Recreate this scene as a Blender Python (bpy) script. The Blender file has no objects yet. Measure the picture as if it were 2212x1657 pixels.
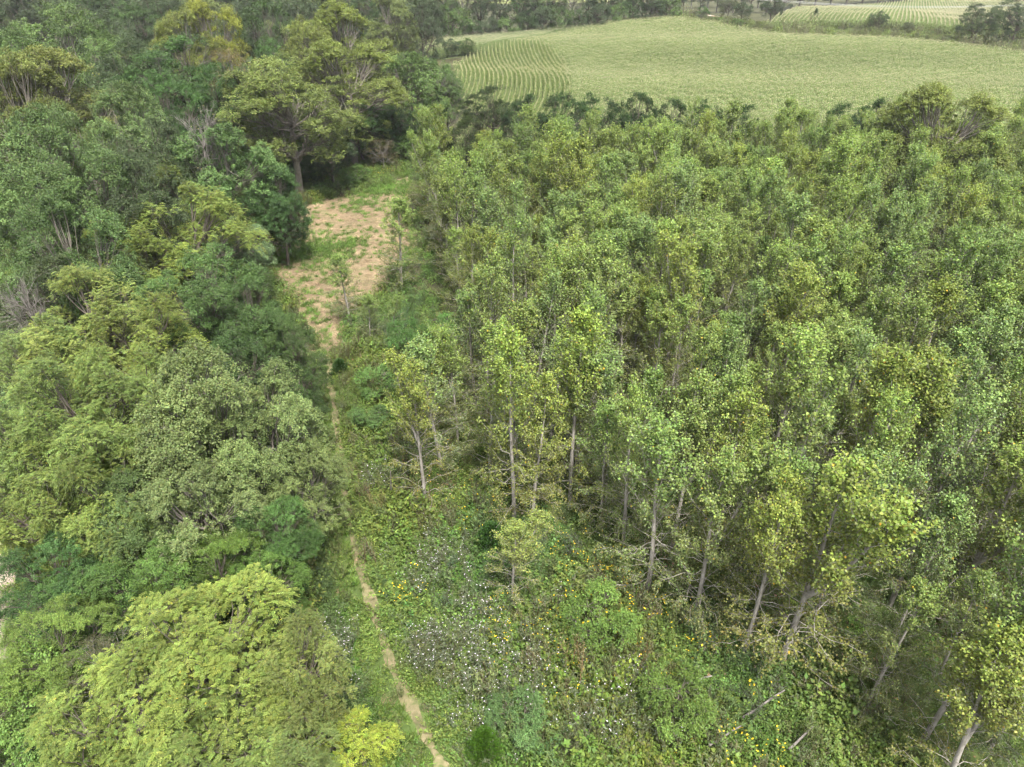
import bpy, math
import numpy as np
from mathutils import Vector

# ------------------------------------------------------------------ camera, sky, sun, exposure
SC = bpy.context.scene
COL = SC.collection
CAM_H, PITCH = 24.0, 32.0
cam = bpy.data.cameras.new('camera'); cam_o = bpy.data.objects.new('camera', cam); COL.objects.link(cam_o)
cam.sensor_fit = 'HORIZONTAL'; cam.sensor_width = 34.6; cam.lens = 24.0
cam.clip_start = 0.5; cam.clip_end = 6000
cam_o.location = (0, 0, CAM_H); cam_o.rotation_euler = (math.radians(90 - PITCH), 0, 0)
SC.camera = cam_o

SUN_EL, SUN_AZ = math.radians(64), math.radians(160)      # azimuth clockwise from +Y: behind and right of the camera
world = bpy.data.worlds.new('World'); SC.world = world; world.use_nodes = True
wn, wl = world.node_tree.nodes, world.node_tree.links
sky = wn.new('ShaderNodeTexSky'); sky.sky_type = 'NISHITA'; sky.sun_disc = False
sky.sun_elevation = SUN_EL; sky.sun_rotation = SUN_AZ; sky.dust_density = 4.0; sky.air_density = 1.0; sky.altitude = 200
hsv = wn.new('ShaderNodeHueSaturation'); hsv.inputs['Saturation'].default_value = 0.22   # hazy, nearly white overcast
wl.new(sky.outputs[0], hsv.inputs['Color'])
bg = wn['Background']; bg.inputs['Strength'].default_value = 0.085
wl.new(hsv.outputs[0], bg.inputs['Color'])
sun = bpy.data.lights.new('sun', 'SUN'); sun.energy = 1.5; sun.angle = math.radians(12); sun.color = (1.0, 0.95, 0.86)
sun_o = bpy.data.objects.new('sun', sun); COL.objects.link(sun_o)
sd = Vector((math.sin(SUN_AZ) * math.cos(SUN_EL), math.cos(SUN_AZ) * math.cos(SUN_EL), math.sin(SUN_EL)))
sun_o.rotation_euler = sd.to_track_quat('Z', 'Y').to_euler(); sun_o.location = (0, -20, 60)
SC.view_settings.view_transform = 'Standard'; SC.view_settings.look = 'None'
SC.view_settings.exposure = 2.45; SC.view_settings.gamma = 1.0; SC.view_settings.use_curve_mapping = False
SC.cycles.use_denoising = True; SC.cycles.denoiser = 'OPENIMAGEDENOISE'; SC.cycles.denoising_input_passes = 'RGB_ALBEDO_NORMAL'; SC.cycles.denoising_prefilter = 'ACCURATE'
SC.cycles.max_bounces = 4; SC.cycles.diffuse_bounces = 3; SC.cycles.glossy_bounces = 1
SC.cycles.transmission_bounces = 2; SC.cycles.volume_bounces = 0; SC.cycles.transparent_max_bounces = 4
SC.cycles.use_adaptive_sampling = True; SC.cycles.adaptive_threshold = 0.03
SC.cycles.caustics_reflective = False; SC.cycles.caustics_refractive = False
SC.cycles.pixel_filter_type = 'BLACKMAN_HARRIS'; SC.cycles.filter_width = 1.4

# ------------------------------------------------------------------ survey helpers (photo measured on a 2211 x 1657 grid)
F = 2211 / 34.6 * 24.0
CP, SP = math.cos(math.radians(PITCH)), math.sin(math.radians(PITCH))

def sstep(a, b, v):
    t = np.clip((v - a) / (b - a), 0, 1); return t * t * (3 - 2 * t)

def terr(x, y):
    """height of the land: flat in the foreground, a low rolling corn hill behind"""
    x = np.asarray(x, float); y = np.asarray(y, float)
    hill = 6.0 * np.exp(-((x - 75) / 85) ** 2 - ((y - 205) / 75) ** 2)
    roll = 0.55 * np.sin(y / 6.5 + 0.035 * x + 0.6 * np.sin(x / 23)) * np.exp(-((y - 150) / 60) ** 2)
    far = np.minimum(np.maximum(0, y - 300) * 0.012, 7.0)
    return sstep(92, 125, y) * (hill + roll) + far

def ray(px, py):
    a, b = (px - 1105.5) / F, -(py - 828.5) / F
    return np.array([a, CP + b * SP, -SP + b * CP])

def G(px, py, z=None):
    """where the sight line to a measured point meets the land (or the level z)"""
    d = ray(px, py)
    if z is not None:
        t = (z - CAM_H) / d[2]; return np.array([d[0] * t, d[1] * t, z])
    t, p = 5.0, None
    while t < 1500:
        p = np.array([0, 0, CAM_H]) + d * t
        if p[2] <= terr(p[0], p[1]): break
        t += 0.4
    return np.array([p[0], p[1], float(terr(p[0], p[1]))])

def norm(v): return v / (np.linalg.norm(v, axis=-1, keepdims=True) + 1e-9)

def inpoly(P, poly):
    x, y = P[:, 0], P[:, 1]; r = np.zeros(len(P), bool); n = len(poly)
    for i in range(n):
        x1, y1 = poly[i][:2]; x2, y2 = poly[(i + 1) % n][:2]
        c = ((y1 > y) != (y2 > y)) & (x < (x2 - x1) * (y - y1) / (y2 - y1 + 1e-12) + x1)
        r ^= c
    return r

def dline(P, line):
    """distance of points to a polyline, and signed side (positive = right of it)"""
    best = np.full(len(P), 1e9); side = np.zeros(len(P))
    for a, b in zip(line[:-1], line[1:]):
        a = np.array(a[:2]); b = np.array(b[:2]); ab = b - a
        t = np.clip(((P[:, :2] - a) @ ab) / (ab @ ab), 0, 1)
        d = P[:, :2] - (a + t[:, None] * ab); dd = np.hypot(d[:, 0], d[:, 1])
        s = ab[1] * d[:, 0] - ab[0] * d[:, 1]
        m = dd < best; best[m] = dd[m]; side[m] = np.sign(s[m])
    return best, side

def jgrid(x0, x1, y0, y1, s, rng):
    xs = np.arange(x0, x1, s); ys = np.arange(y0, y1, s)
    X, Y = np.meshgrid(xs, ys); P = np.stack([X.ravel(), Y.ravel()], 1)
    return P + rng.uniform(-0.5, 0.5, P.shape) * s

def vnoise(x, y, seed=0):
    """cheap smooth patch noise in -1..1"""
    r = np.random.default_rng(seed); v = 0
    for k in range(6):
        a = r.uniform(0, 6.28); f = r.uniform(.5, 1.6); v = v + np.sin((x * math.cos(a) + y * math.sin(a)) * f + r.uniform(0, 6.28))
    return v / 3.2

# ------------------------------------------------------------------ materials
def new_mat(name):
    m = bpy.data.materials.new(name); m.use_nodes = True; m.node_tree.nodes.clear()
    return m, m.node_tree.nodes, m.node_tree.links

def leaf_mat(name, inst=False, trans=0.20, rough=0.55, spec=0.18):
    m, n, l = new_mat(name)
    at = n.new('ShaderNodeAttribute'); at.attribute_name = 'Col'
    if inst:
        ti = n.new('ShaderNodeAttribute'); ti.attribute_type = 'INSTANCER'; ti.attribute_name = 'tint'; tout = ti.outputs['Color']
    else:
        oi = n.new('ShaderNodeObjectInfo'); tout = oi.outputs['Color']
    mx = n.new('ShaderNodeMix'); mx.data_type = 'RGBA'; mx.blend_type = 'MULTIPLY'; mx.inputs['Factor'].default_value = 1
    l.new(at.outputs['Color'], mx.inputs['A']); l.new(tout, mx.inputs['B'])
    pb = n.new('ShaderNodeBsdfPrincipled'); pb.inputs['Roughness'].default_value = rough
    pb.inputs['Specular IOR Level'].default_value = spec
    l.new(mx.outputs['Result'], pb.inputs['Base Color'])
    tr = n.new('ShaderNodeBsdfTranslucent')
    hs = n.new('ShaderNodeHueSaturation'); hs.inputs['Hue'].default_value = 0.49; hs.inputs['Saturation'].default_value = 1.1; hs.inputs['Value'].default_value = 1.25
    l.new(mx.outputs['Result'], hs.inputs['Color']); l.new(hs.outputs[0], tr.inputs['Color'])
    ms = n.new('ShaderNodeMixShader'); ms.inputs[0].default_value = trans
    l.new(pb.outputs[0], ms.inputs[1]); l.new(tr.outputs[0], ms.inputs[2])
    o = n.new('ShaderNodeOutputMaterial'); l.new(ms.outputs[0], o.inputs['Surface'])
    return m

def noise_mat(name, cols, scale=1.0, detail=8, rough=0.9, bump=0.3, stretch=(1, 1, 1), scale2=None):
    m, n, l = new_mat(name)
    tc = n.new('ShaderNodeTexCoord'); mp = n.new('ShaderNodeMapping'); mp.inputs['Scale'].default_value = stretch
    l.new(tc.outputs['Object'], mp.inputs['Vector'])
    nt = n.new('ShaderNodeTexNoise'); nt.inputs['Scale'].default_value = scale; nt.inputs['Detail'].default_value = detail; nt.inputs['Roughness'].default_value = 0.65
    l.new(mp.outputs[0], nt.inputs['Vector'])
    cr = n.new('ShaderNodeValToRGB'); l.new(nt.outputs['Fac'], cr.inputs['Fac'])
    e = cr.color_ramp.elements
    while len(e) < len(cols): e.new(0.5)
    for i, c in enumerate(cols):
        e[i].position = 0.32 + 0.36 * i / max(1, len(cols) - 1); e[i].color = (*c, 1)
    out = cr.outputs['Color']
    if scale2:
        n2 = n.new('ShaderNodeTexNoise'); n2.inputs['Scale'].default_value = scale2; n2.inputs['Detail'].default_value = 4
        l.new(tc.outputs['Object'], n2.inputs['Vector'])
        r2 = n.new('ShaderNodeMapRange'); r2.inputs['From Min'].default_value = .3; r2.inputs['From Max'].default_value = .7
        r2.inputs['To Min'].default_value = .65; r2.inputs['To Max'].default_value = 1.25
        l.new(n2.outputs['Fac'], r2.inputs['Value'])
        mm = n.new('ShaderNodeMix'); mm.data_type = 'RGBA'; mm.blend_type = 'MULTIPLY'; mm.inputs['Factor'].default_value = 1
        l.new(out, mm.inputs['A']); l.new(r2.outputs[0], mm.inputs['B']); out = mm.outputs['Result']
    pb = n.new('ShaderNodeBsdfPrincipled'); pb.inputs['Roughness'].default_value = rough; pb.inputs['Specular IOR Level'].default_value = 0.15
    l.new(out, pb.inputs['Base Color'])
    if bump:
        b = n.new('ShaderNodeBump'); b.inputs['Strength'].default_value = bump; b.inputs['Distance'].default_value = 0.05
        l.new(nt.outputs['Fac'], b.inputs['Height']); l.new(b.outputs[0], pb.inputs['Normal'])
    o = n.new('ShaderNodeOutputMaterial'); l.new(pb.outputs[0], o.inputs['Surface'])
    return m

M = {}
M['leaf'] = leaf_mat('leaf'); M['weed'] = leaf_mat('weed_leaf', inst=True, trans=0.20)
M['bark_pale'] = noise_mat('bark_pale', [(.15, .135, .11), (.255, .235, .205), (.36, .335, .30)], 5, stretch=(1, 1, .35))
M['bark_dark'] = noise_mat('bark_dark', [(.05, .04, .035), (.12, .10, .085), (.18, .155, .13)], 5, stretch=(1, 1, .3))
M['bark_mid'] = noise_mat('bark_mid', [(.08, .07, .058), (.14, .125, .105), (.20, .18, .155)], 5, stretch=(1, 1, .35))
M['bark_dead'] = noise_mat('bark_dead', [(.11, .10, .09), (.17, .155, .14), (.24, .22, .20)], 4, stretch=(1, 1, .3))
M['ground'] = noise_mat('forest_floor', [(.035, .032, .018), (.055, .058, .024), (.085, .075, .045)], 1.3, scale2=.15)
M['straw'] = noise_mat('mown_straw', [(.10, .13, .045), (.22, .175, .10), (.29, .22, .145)], .9, detail=10, stretch=(.6, 1.3, 1), scale2=.35, bump=.6)
M['dirt'] = noise_mat('track_dirt', [(.075, .10, .032), (.15, .135, .07), (.24, .195, .12)], 3.4, detail=8, scale2=.6)
M['sand'] = noise_mat('sand', [(.22, .17, .13), (.30, .245, .20), (.36, .31, .26)], .8, scale2=.3)
M['field'] = noise_mat('field_soil', [(.06, .08, .03), (.09, .11, .045), (.12, .12, .06)], .6, scale2=.05)
M['verge'] = noise_mat('verge_grass', [(.09, .12, .035), (.15, .17, .06), (.20, .20, .09)], .7, scale2=.06)
M['meadow'] = noise_mat('meadow_ground', [(.055, .085, .022), (.075, .110, .030), (.11, .115, .045)], 1.8, scale2=.25)

# ------------------------------------------------------------------ mesh helpers
class Acc:
    """collects quads with one colour per vertex"""
    def __init__(s): s.v = []; s.c = []; s.f = []; s.n = 0
    def add(s, v, f, c):
        s.v.append(v); s.f.append(f + s.n); s.c.append(c); s.n += len(v)
    def tubes(s, P, R, sides=4, col=(1, 1, 1)):
        P = np.asarray(P, float); R = np.asarray(R, float)
        if P.ndim == 2: P, R = P[None], R[None]
        n, k, _ = P.shape
        T = norm(P[:, -1] - P[:, 0]); ref = np.where(np.abs(T[:, 2:3]) > .8, [[1., 0, 0]], [[0, 0, 1.]])
        U = norm(np.cross(T, ref)); V = np.cross(T, U)
        a = np.arange(sides) * 2 * math.pi / sides
        ring = U[:, None, None] * np.cos(a)[None, None, :, None] + V[:, None, None] * np.sin(a)[None, None, :, None]
        v = (P[:, :, None] + ring * R[:, :, None, None]).reshape(-1, 3)
        i, j, q = np.meshgrid(np.arange(n), np.arange(k - 1), np.arange(sides), indexing='ij')
        b = i * k * sides + j * sides; q2 = (q + 1) % sides
        f = np.stack([b + q, b + q2, b + sides + q2, b + sides + q], -1).reshape(-1, 4)
        s.add(v, f, np.tile(np.array([*col, 1.]), (len(v), 1)))
    def leaves(s, P, D, N, L, W, C, fold=.12, wide=.42):
        D = norm(D); S = norm(np.cross(D, N)); N2 = np.cross(S, D)
        L = np.broadcast_to(L, (len(P),))[:, None]; W = np.broadcast_to(W, (len(P),))[:, None]
        mid = P + D * L * wide + N2 * W * fold
        v = np.stack([P, mid + S * W / 2, P + D * L - N2 * L * .08, mid - S * W / 2], 1).reshape(-1, 3)
        f = np.arange(len(v)).reshape(-1, 4)
        c = np.concatenate([np.clip(C, 0, 1), np.ones((len(C), 1))], 1)
        s.add(v, f, np.repeat(c, 4, 0))
    def mesh(s, name, mat, smooth=False):
        v = np.concatenate(s.v).astype(np.float32); f = np.concatenate(s.f).astype(np.int32); c = np.concatenate(s.c).astype(np.float32)
        me = bpy.data.meshes.new(name)
        me.vertices.add(len(v)); me.vertices.foreach_set('co', v.ravel())
        me.loops.add(f.size); me.loops.foreach_set('vertex_index', f.ravel())
        me.polygons.add(len(f)); me.polygons.foreach_set('loop_start', np.arange(len(f), dtype=np.int32) * 4)
        a = me.color_attributes.new('Col', 'FLOAT_COLOR', 'POINT'); a.data.foreach_set('color', c.ravel())
        me.materials.append(mat); me.update(calc_edges=True)
        if smooth: me.polygons.foreach_set('use_smooth', np.ones(len(f), bool))
        return me

def tag(o, label=None, cat=None, group=None, kind=None):
    if label: o['label'] = label
    if cat: o['category'] = cat
    if group: o['group'] = group
    if kind: o['kind'] = kind
    return o

def link(name, me, parent=None):
    o = bpy.data.objects.new(name, me); COL.objects.link(o)
    if parent: o.parent = parent
    return o

def jit(rng, n, base, v=.22, hue=.10):
    """n leaf colours around a base colour"""
    b = np.asarray(base)[None] * np.exp(rng.normal(0, v, (n, 1)))
    return b * np.exp(rng.normal(0, hue, (n, 3)) * np.array([[1, .4, 1]]))

def rdir(rng, n):
    return norm(rng.normal(0, 1, (n, 3)))

UP = np.array([0, 0, 1.])

# ------------------------------------------------------------------ plant prototypes: each returns (trunk mesh, crown mesh, height, radius)
def proto_sapling(seed, H=10.0, fork=False, sparse=1.0, tip=1.0):
    """young plantation cottonwood: slim pale stem, rising branches, big bright leaves on top, thin small ones below"""
    r = np.random.default_rng(seed); T, C = Acc(), Acc()
    k = 10; z = np.linspace(0, 1, k)
    lean = r.normal(0, .35, 2); ph = r.uniform(0, 6.28, 2)
    def axis(t): return np.stack([lean[0] * t ** 1.5 * 1.6 + .16 * np.sin(5 * t + ph[0]) * t, lean[1] * t ** 1.5 * 1.6 + .16 * np.sin(4 * t + ph[1]) * t, H * t], -1)
    T.tubes(axis(z * .97), .115 * (1 - z) ** .75 + .012, 7)
    stems = [(axis, 0.0, np.zeros(3))]
    if fork:
        fa = r.uniform(0, 6.28); fz = r.uniform(.38, .5); od = np.array([math.cos(fa), math.sin(fa), 0])
        def axis2(t, fz=fz, od=od):
            u = np.clip((t - fz) / (1 - fz), 0, 1)[..., None]
            return axis(t) + od * (2.0 * u ** .8)
        zz = np.linspace(fz, .95, 7); T.tubes(axis2(zz), .085 * (1 - (zz - fz) / (1 - fz)) ** .8 + .012, 6)
        stems.append((axis2, fz, od))
    for ax, t0, od in stems:
        nb = 54 if t0 == 0 else 26
        tb = np.sort(r.uniform(max(.07, t0 + .03), .97, nb)); az = np.arange(nb) * 2.4 + r.uniform(0, 6.28) + r.normal(0, .3, nb)
        P0 = ax(tb)
        cr = np.clip((tb - .16) / .81, 0, 1)
        ln = (0.45 + 2.15 * np.clip(1 - cr, 0, 1) ** .55 * (0.75 + .5 * r.random(nb))) * np.where(cr < .25, .85, 1)
        el = np.radians(np.where(cr < .3, r.uniform(5, 35, nb), r.uniform(30, 62, nb) + 12 * cr))
        out = np.stack([np.cos(az), np.sin(az), 0 * az], 1)
        s = np.linspace(0, 1, 5)
        B = P0[:, None] + out[:, None] * (ln * np.cos(el))[:, None, None] * s[None, :, None] + UP * (ln[:, None] * (np.sin(el)[:, None] * s + np.where(cr < .3, -.12, .22)[:, None] * s ** 2))[:, :, None]
        B[:, 1:] += r.normal(0, .05, B[:, 1:].shape) * ln[:, None, None]
        T.tubes(B, (.014 * (1 - .4 * cr) * (ln / 2)[:] ** .5)[:, None] * (1 - s * .75)[None] + .005, 4)
        nt = 8
        si = r.uniform(.25, 1.0, (nb, nt)); idx = np.clip((si * 4).astype(int), 0, 3); fr = si * 4 - idx
        bi = np.arange(nb)[:, None]
        Q0 = B[bi, idx] * (1 - fr)[..., None] + B[bi, idx + 1] * fr[..., None]
        bd = norm(B[:, -1] - B[:, 0])[:, None] + r.normal(0, .55, (nb, nt, 3)) + UP * np.where(cr < .3, -.1, .35)[:, None, None]
        tl = r.uniform(.3, .75, (nb, nt)) * (1.05 - .3 * cr)[:, None]
        Q1 = Q0 + norm(bd) * tl[..., None]
        tw = np.stack([Q0, (Q0 + Q1) / 2 + r.normal(0, .04, Q0.shape), Q1], 2).reshape(-1, 3, 3)
        T.tubes(tw, np.tile([.008, .006, .004], (len(tw), 1)), 3)
        crt = np.repeat(cr, nt); m = len(tw)
        # leaves along twigs
        per = 27
        keep = r.random((m, per)) < np.clip(.92 + 0 * crt, 0, 1)[:, None] * sparse
        u = r.uniform(.1, 1.08, (m, per))
        LP = tw[:, 0][:, None] * (1 - u)[..., None] + tw[:, 2][:, None] * u[..., None] + r.normal(0, .09, (m, per, 3))
        LP = LP[keep]; cl = np.repeat(crt, per).reshape(m, per)[keep]; uu = u[keep]; n = len(LP)
        o2 = norm(LP - np.array([0, 0, 1]) * LP[:, 2:3])
        D = norm(o2 * .5 + rdir(r, n) * .9 + UP * (-.25 + .3 * cl)[:, None])
        N = norm(UP * (.5 + .7 * cl)[:, None] + rdir(r, n) * .75 + o2 * .3)
        L = r.uniform(.066, .098, n) + .040 * cl * tip * r.random(n)
        base = np.array([.128, .142, .052])[None] * (1 - cl)[:, None] + np.array([.138, .196, .046])[None] * cl[:, None]
        C0 = base * np.exp(r.normal(0, .24, (n, 1))) * np.exp(r.normal(0, .09, (n, 3)) * np.array([[1, .3, 1]]))
        pale = r.random(n) < .07; C0[pale] = C0[pale] * .6 + np.array([.11, .125, .075])
        yel = r.random(n) < .006; C0[yel] = np.array([.30, .21, .03]) * r.uniform(.6, 1.2, (yel.sum(), 1))
        C.leaves(LP, D, N, L, L * .92, C0)
        # rosettes of large young leaves at the tips
        tips = B[cr > .40][:, -1]; nr = 14
        if len(tips):
            PT = np.repeat(tips, nr, 0) + r.normal(0, .15, (len(tips) * nr, 3)); n = len(PT)
            D = norm(rdir(r, n) + UP * .35); N = norm(UP * 1.1 + rdir(r, n) * .7)
            L = r.uniform(.08, .14, n) * (0.7 + .3 * tip)
            C.leaves(PT, D, N, L, L * .95, jit(r, n, (.178, .240, .058), .2, .07))
    return T.mesh('sapling_trunk', M['bark_pale'], True), C.mesh('sapling_crown', M['leaf']), H, 2.2

def proto_tree(seed, H=12., R=4.5, cb=2.0, ncl=170, style='elm', leaf=.085, col=(.055, .085, .028), rc=.155, per=420, droop=.35, bark='bark_dark', nlb=11, bare=0.0, trunk_r=.22, flat=.62):
    """full broadleaf tree: trunk, boughs, branches to every foliage clump; each clump is a dome of leaf tufts"""
    r = np.random.default_rng(seed); T, C = Acc(), Acc()
    hz = (H - cb) / 2; cz = cb + hz; ax3 = np.array([R, R, hz])
    i = np.arange(nlb) + .5; ph = np.arccos(1 - 1.84 * i / nlb); th = 2.39996 * i + r.uniform(0, 6.28)
    ld = norm(np.stack([np.cos(th) * np.sin(ph), np.sin(th) * np.sin(ph), np.cos(ph)], 1) + r.normal(0, .16, (nlb, 3)))
    lr = r.uniform(.30, .50, nlb); lc = ld * (1.0 - lr * r.uniform(.85, 1.15, nlb))[:, None]
    li = r.choice(nlb, ncl, p=lr ** 2 / (lr ** 2).sum())
    d = norm(rdir(r, ncl) + ld[li] * .95 + UP * .40)
    cen = (lc[li] + d * (lr[li] * r.uniform(.62, 1.0, ncl))[:, None]) * ax3 + UP * cz
    core = r.random(ncl) < .16; fill = norm(rdir(r, ncl) + UP * .3) * r.uniform(.2, .62, (ncl, 1)); cen[core] = (fill * ax3 + UP * cz)[core]; d[core] = norm(fill)[core]
    cen[:, 2] = np.maximum(cen[:, 2], cb * .5 + .15 * R * rc)
    rcs = R * rc * np.exp(r.normal(0, .26, ncl))
    # trunk, boughs, branches
    tz = np.linspace(0, 1, 8); sway = r.normal(0, .05 * R, 2); top = cb + hz * 1.05
    TP = np.stack([sway[0] * np.sin(3 * tz), sway[1] * np.sin(2.5 * tz), top * tz], 1)
    T.tubes(TP, trunk_r * H / 12 * (1 - .75 * tz) + .03, 8)
    LC = lc * .8 * ax3 + UP * (cz - .1 * hz)
    zat = np.clip(LC[:, 2] - np.hypot(LC[:, 0], LC[:, 1]) * r.uniform(.7, 1.2, nlb), cb * .6, top * .92)
    def curve(A, E, k, sag, jit_):
        s = np.linspace(0, 1, k)[None, :, None]; mid = (A + E) / 2 + UP * sag + r.normal(0, jit_, A.shape)
        B = (1 - s) ** 2 * A[:, None] + 2 * s * (1 - s) * mid[:, None] + s ** 2 * E[:, None]
        B[:, 1:-1] += r.normal(0, jit_ * .3, B[:, 1:-1].shape); return B
    A = np.stack([np.interp(zat, TP[:, 2], TP[:, 0]), np.interp(zat, TP[:, 2], TP[:, 1]), zat], 1)
    B1 = curve(A, LC, 7, -.10 * R, .07 * R); w1 = np.linspace(1, .35, 7)[None] * r.uniform(.7, 1.1, (nlb, 1))
    T.tubes(B1, trunk_r * .52 * H / 12 * w1 + .01, 6)
    u0 = r.uniform(.45, 1, ncl); ii = np.clip((u0 * 6).astype(int), 0, 5); fr = (u0 * 6 - ii)[:, None]
    A2 = B1[li, ii] * (1 - fr) + B1[li, np.minimum(ii + 1, 6)] * fr
    B2 = curve(A2, cen, 5, -.03 * R, .05 * R); T.tubes(B2, (trunk_r * .14 * H / 12) * np.linspace(1, .3, 5)[None] * np.ones((ncl, 1)) + .006, 4)
    # tufts: directions over the upper dome of each clump
    nt = 15; o = norm(d * .55 + UP * .75)
    q = norm(rdir(r, ncl * nt).reshape(ncl, nt, 3) + o[:, None] * .85)
    rad = rcs[:, None] * r.uniform(.72, 1.22, (ncl, nt)); sq = np.array([1, 1, flat])
    tp = cen[:, None] + q * rad[..., None] * sq - UP * (droop * rad * (1 - np.clip((q * o[:, None]).sum(-1), 0, 1)) ** 1.2)[..., None]
    live = r.random((ncl, nt)) >= bare
    st = r.random((ncl, nt)) < .35
    T.tubes(np.stack([np.broadcast_to(cen[:, None], tp.shape)[st], ((cen[:, None] + tp) / 2 + r.normal(0, .03, tp.shape))[st], tp[st]], 1), np.tile([.010, .008, .005], (st.sum(), 1)), 3)
    tone = np.exp(r.normal(0, .13, nlb))[li] * np.exp(r.normal(0, .12, ncl))
    if style == 'locust':      # compound leaves: arching rachis with leaflets on both sides
        nr, nl = max(2, per // (nt * 9)), 9
        rd = norm(q[:, :, None] * .9 + rdir(r, ncl * nt * nr).reshape(ncl, nt, nr, 3) * .75)
        base = tp[:, :, None] - rd * .12 + r.normal(0, .4, (ncl, nt, nr, 3)) * (rcs * .42)[:, None, None, None]
        rl = r.uniform(.24, .42, (ncl, nt, nr)); kk = (np.arange(nl) + 1) / nl
        P = base[:, :, :, None] + rd[:, :, :, None] * (rl[..., None] * kk)[..., None] - UP * (.45 * rl[..., None] * kk ** 2)[..., None]
        D = norm(np.cross(rd, UP))[:, :, :, None] * np.where(np.arange(nl) % 2 == 0, 1, -1)[None, None, None, :, None] + rd[:, :, :, None] * .6 - UP * .25
        msk = np.broadcast_to(live[..., None, None], P.shape[:4]); P, D = P[msk], D[msk]; n = len(P)
        cc = (np.repeat(jit(r, ncl * nt * nr, col, .15, .07), nl, 0).reshape(ncl, nt, nr, nl, 3) * tone[:, None, None, None, None])[msk] * np.exp(r.normal(0, .08, (n, 1)))
        yel = r.random(n) < .004; cc[yel] = np.array([.32, .26, .04])
        L = leaf * r.uniform(.8, 1.25, n); C.leaves(P, D, norm(UP + rdir(r, n) * .4), L, L * .55, cc)
    else:
        m = max(4, per // nt)
        P = tp[:, :, None] + rdir(r, ncl * nt * m).reshape(ncl, nt, m, 3) * (r.random((ncl, nt, m)) ** .55 * (rcs * .34)[:, None, None])[..., None]
        msk = np.broadcast_to(live[..., None], P.shape[:3]); qq = np.broadcast_to(q[:, :, None], P.shape)[msk]; P = P[msk]; n = len(P)
        D = norm(qq * [1, 1, .4] + rdir(r, n) * .75 - UP * .25); N = norm(UP * 1.0 + qq * .45 + rdir(r, n) * .6)
        tw_c = (np.exp(r.normal(0, .12, (ncl, nt, 1))) * np.ones((1, 1, m)) * tone[:, None, None])[msk]
        cc = jit(r, n, col, .15, .07) * tw_c[:, None]
        L = leaf * r.uniform(.7, 1.3, n)
        C.leaves(P, D, N, L, L * {'maple': .92, 'cotton': .9, 'elm': .66, 'oak': .66}.get(style, .7), cc)
    V = np.concatenate(C.v); rr = np.percentile(np.hypot(V[:, 0], V[:, 1]), 96); hh = np.percentile(V[:, 2], 99.7)
    return T.mesh('tree_trunk', M[bark], True), C.mesh('tree_crown', M['leaf']), hh, rr

def proto_shrub(seed, H=2.4, R=1.6, ncl=46, leaf=.075, col=(.085, .135, .036), per=260, compound=False):
    return proto_tree(seed, H=H, R=R, cb=.10 * H, ncl=ncl, style='locust' if compound else 'elm', leaf=leaf, col=col, rc=.24, per=per, nlb=7, trunk_r=.20)

def proto_juniper(seed, H=2.0, R=.75):
    r = np.random.default_rng(seed); T, C = Acc(), Acc()
    T.tubes(np.array([[0, 0, 0], [0.02, 0, H * .5], [0, 0, H * .96]]), np.array([.05, .035, .01]), 6)
    n = 420; t = r.random(n) ** 1.2; az = r.uniform(0, 6.28, n)
    ln = R * (1 - t) ** .7 * r.uniform(.75, 1.15, n) + .08
    A = np.stack([0 * t, 0 * t, H * (.03 + .9 * t)], 1); out = np.stack([np.cos(az), np.sin(az), .45 + .5 * t], 1)
    E = A + norm(out) * ln[:, None]
    T.tubes(np.stack([A, (A + E) / 2 - UP * .03, E], 1), np.tile([.01, .007, .003], (n, 1)), 3)
    per = 34; u = r.uniform(.25, 1.08, (n, per)); P = A[:, None] * (1 - u)[..., None] + E[:, None] * u[..., None]
    P = P.reshape(-1, 3) + r.normal(0, .03, (n * per, 3)); d = np.repeat(norm(E - A), per, 0)
    D = norm(d + rdir(r, len(P)) * .65 + UP * .25)
    C.leaves(P, D, rdir(r, len(P)), r.uniform(.08, .15, len(P)), .028, jit(r, len(P), (.035, .075, .016), .22, .06))
    return T.mesh('juniper_trunk', M['bark_dark'], True), C.mesh('juniper_crown', M['leaf']), H, R

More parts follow.
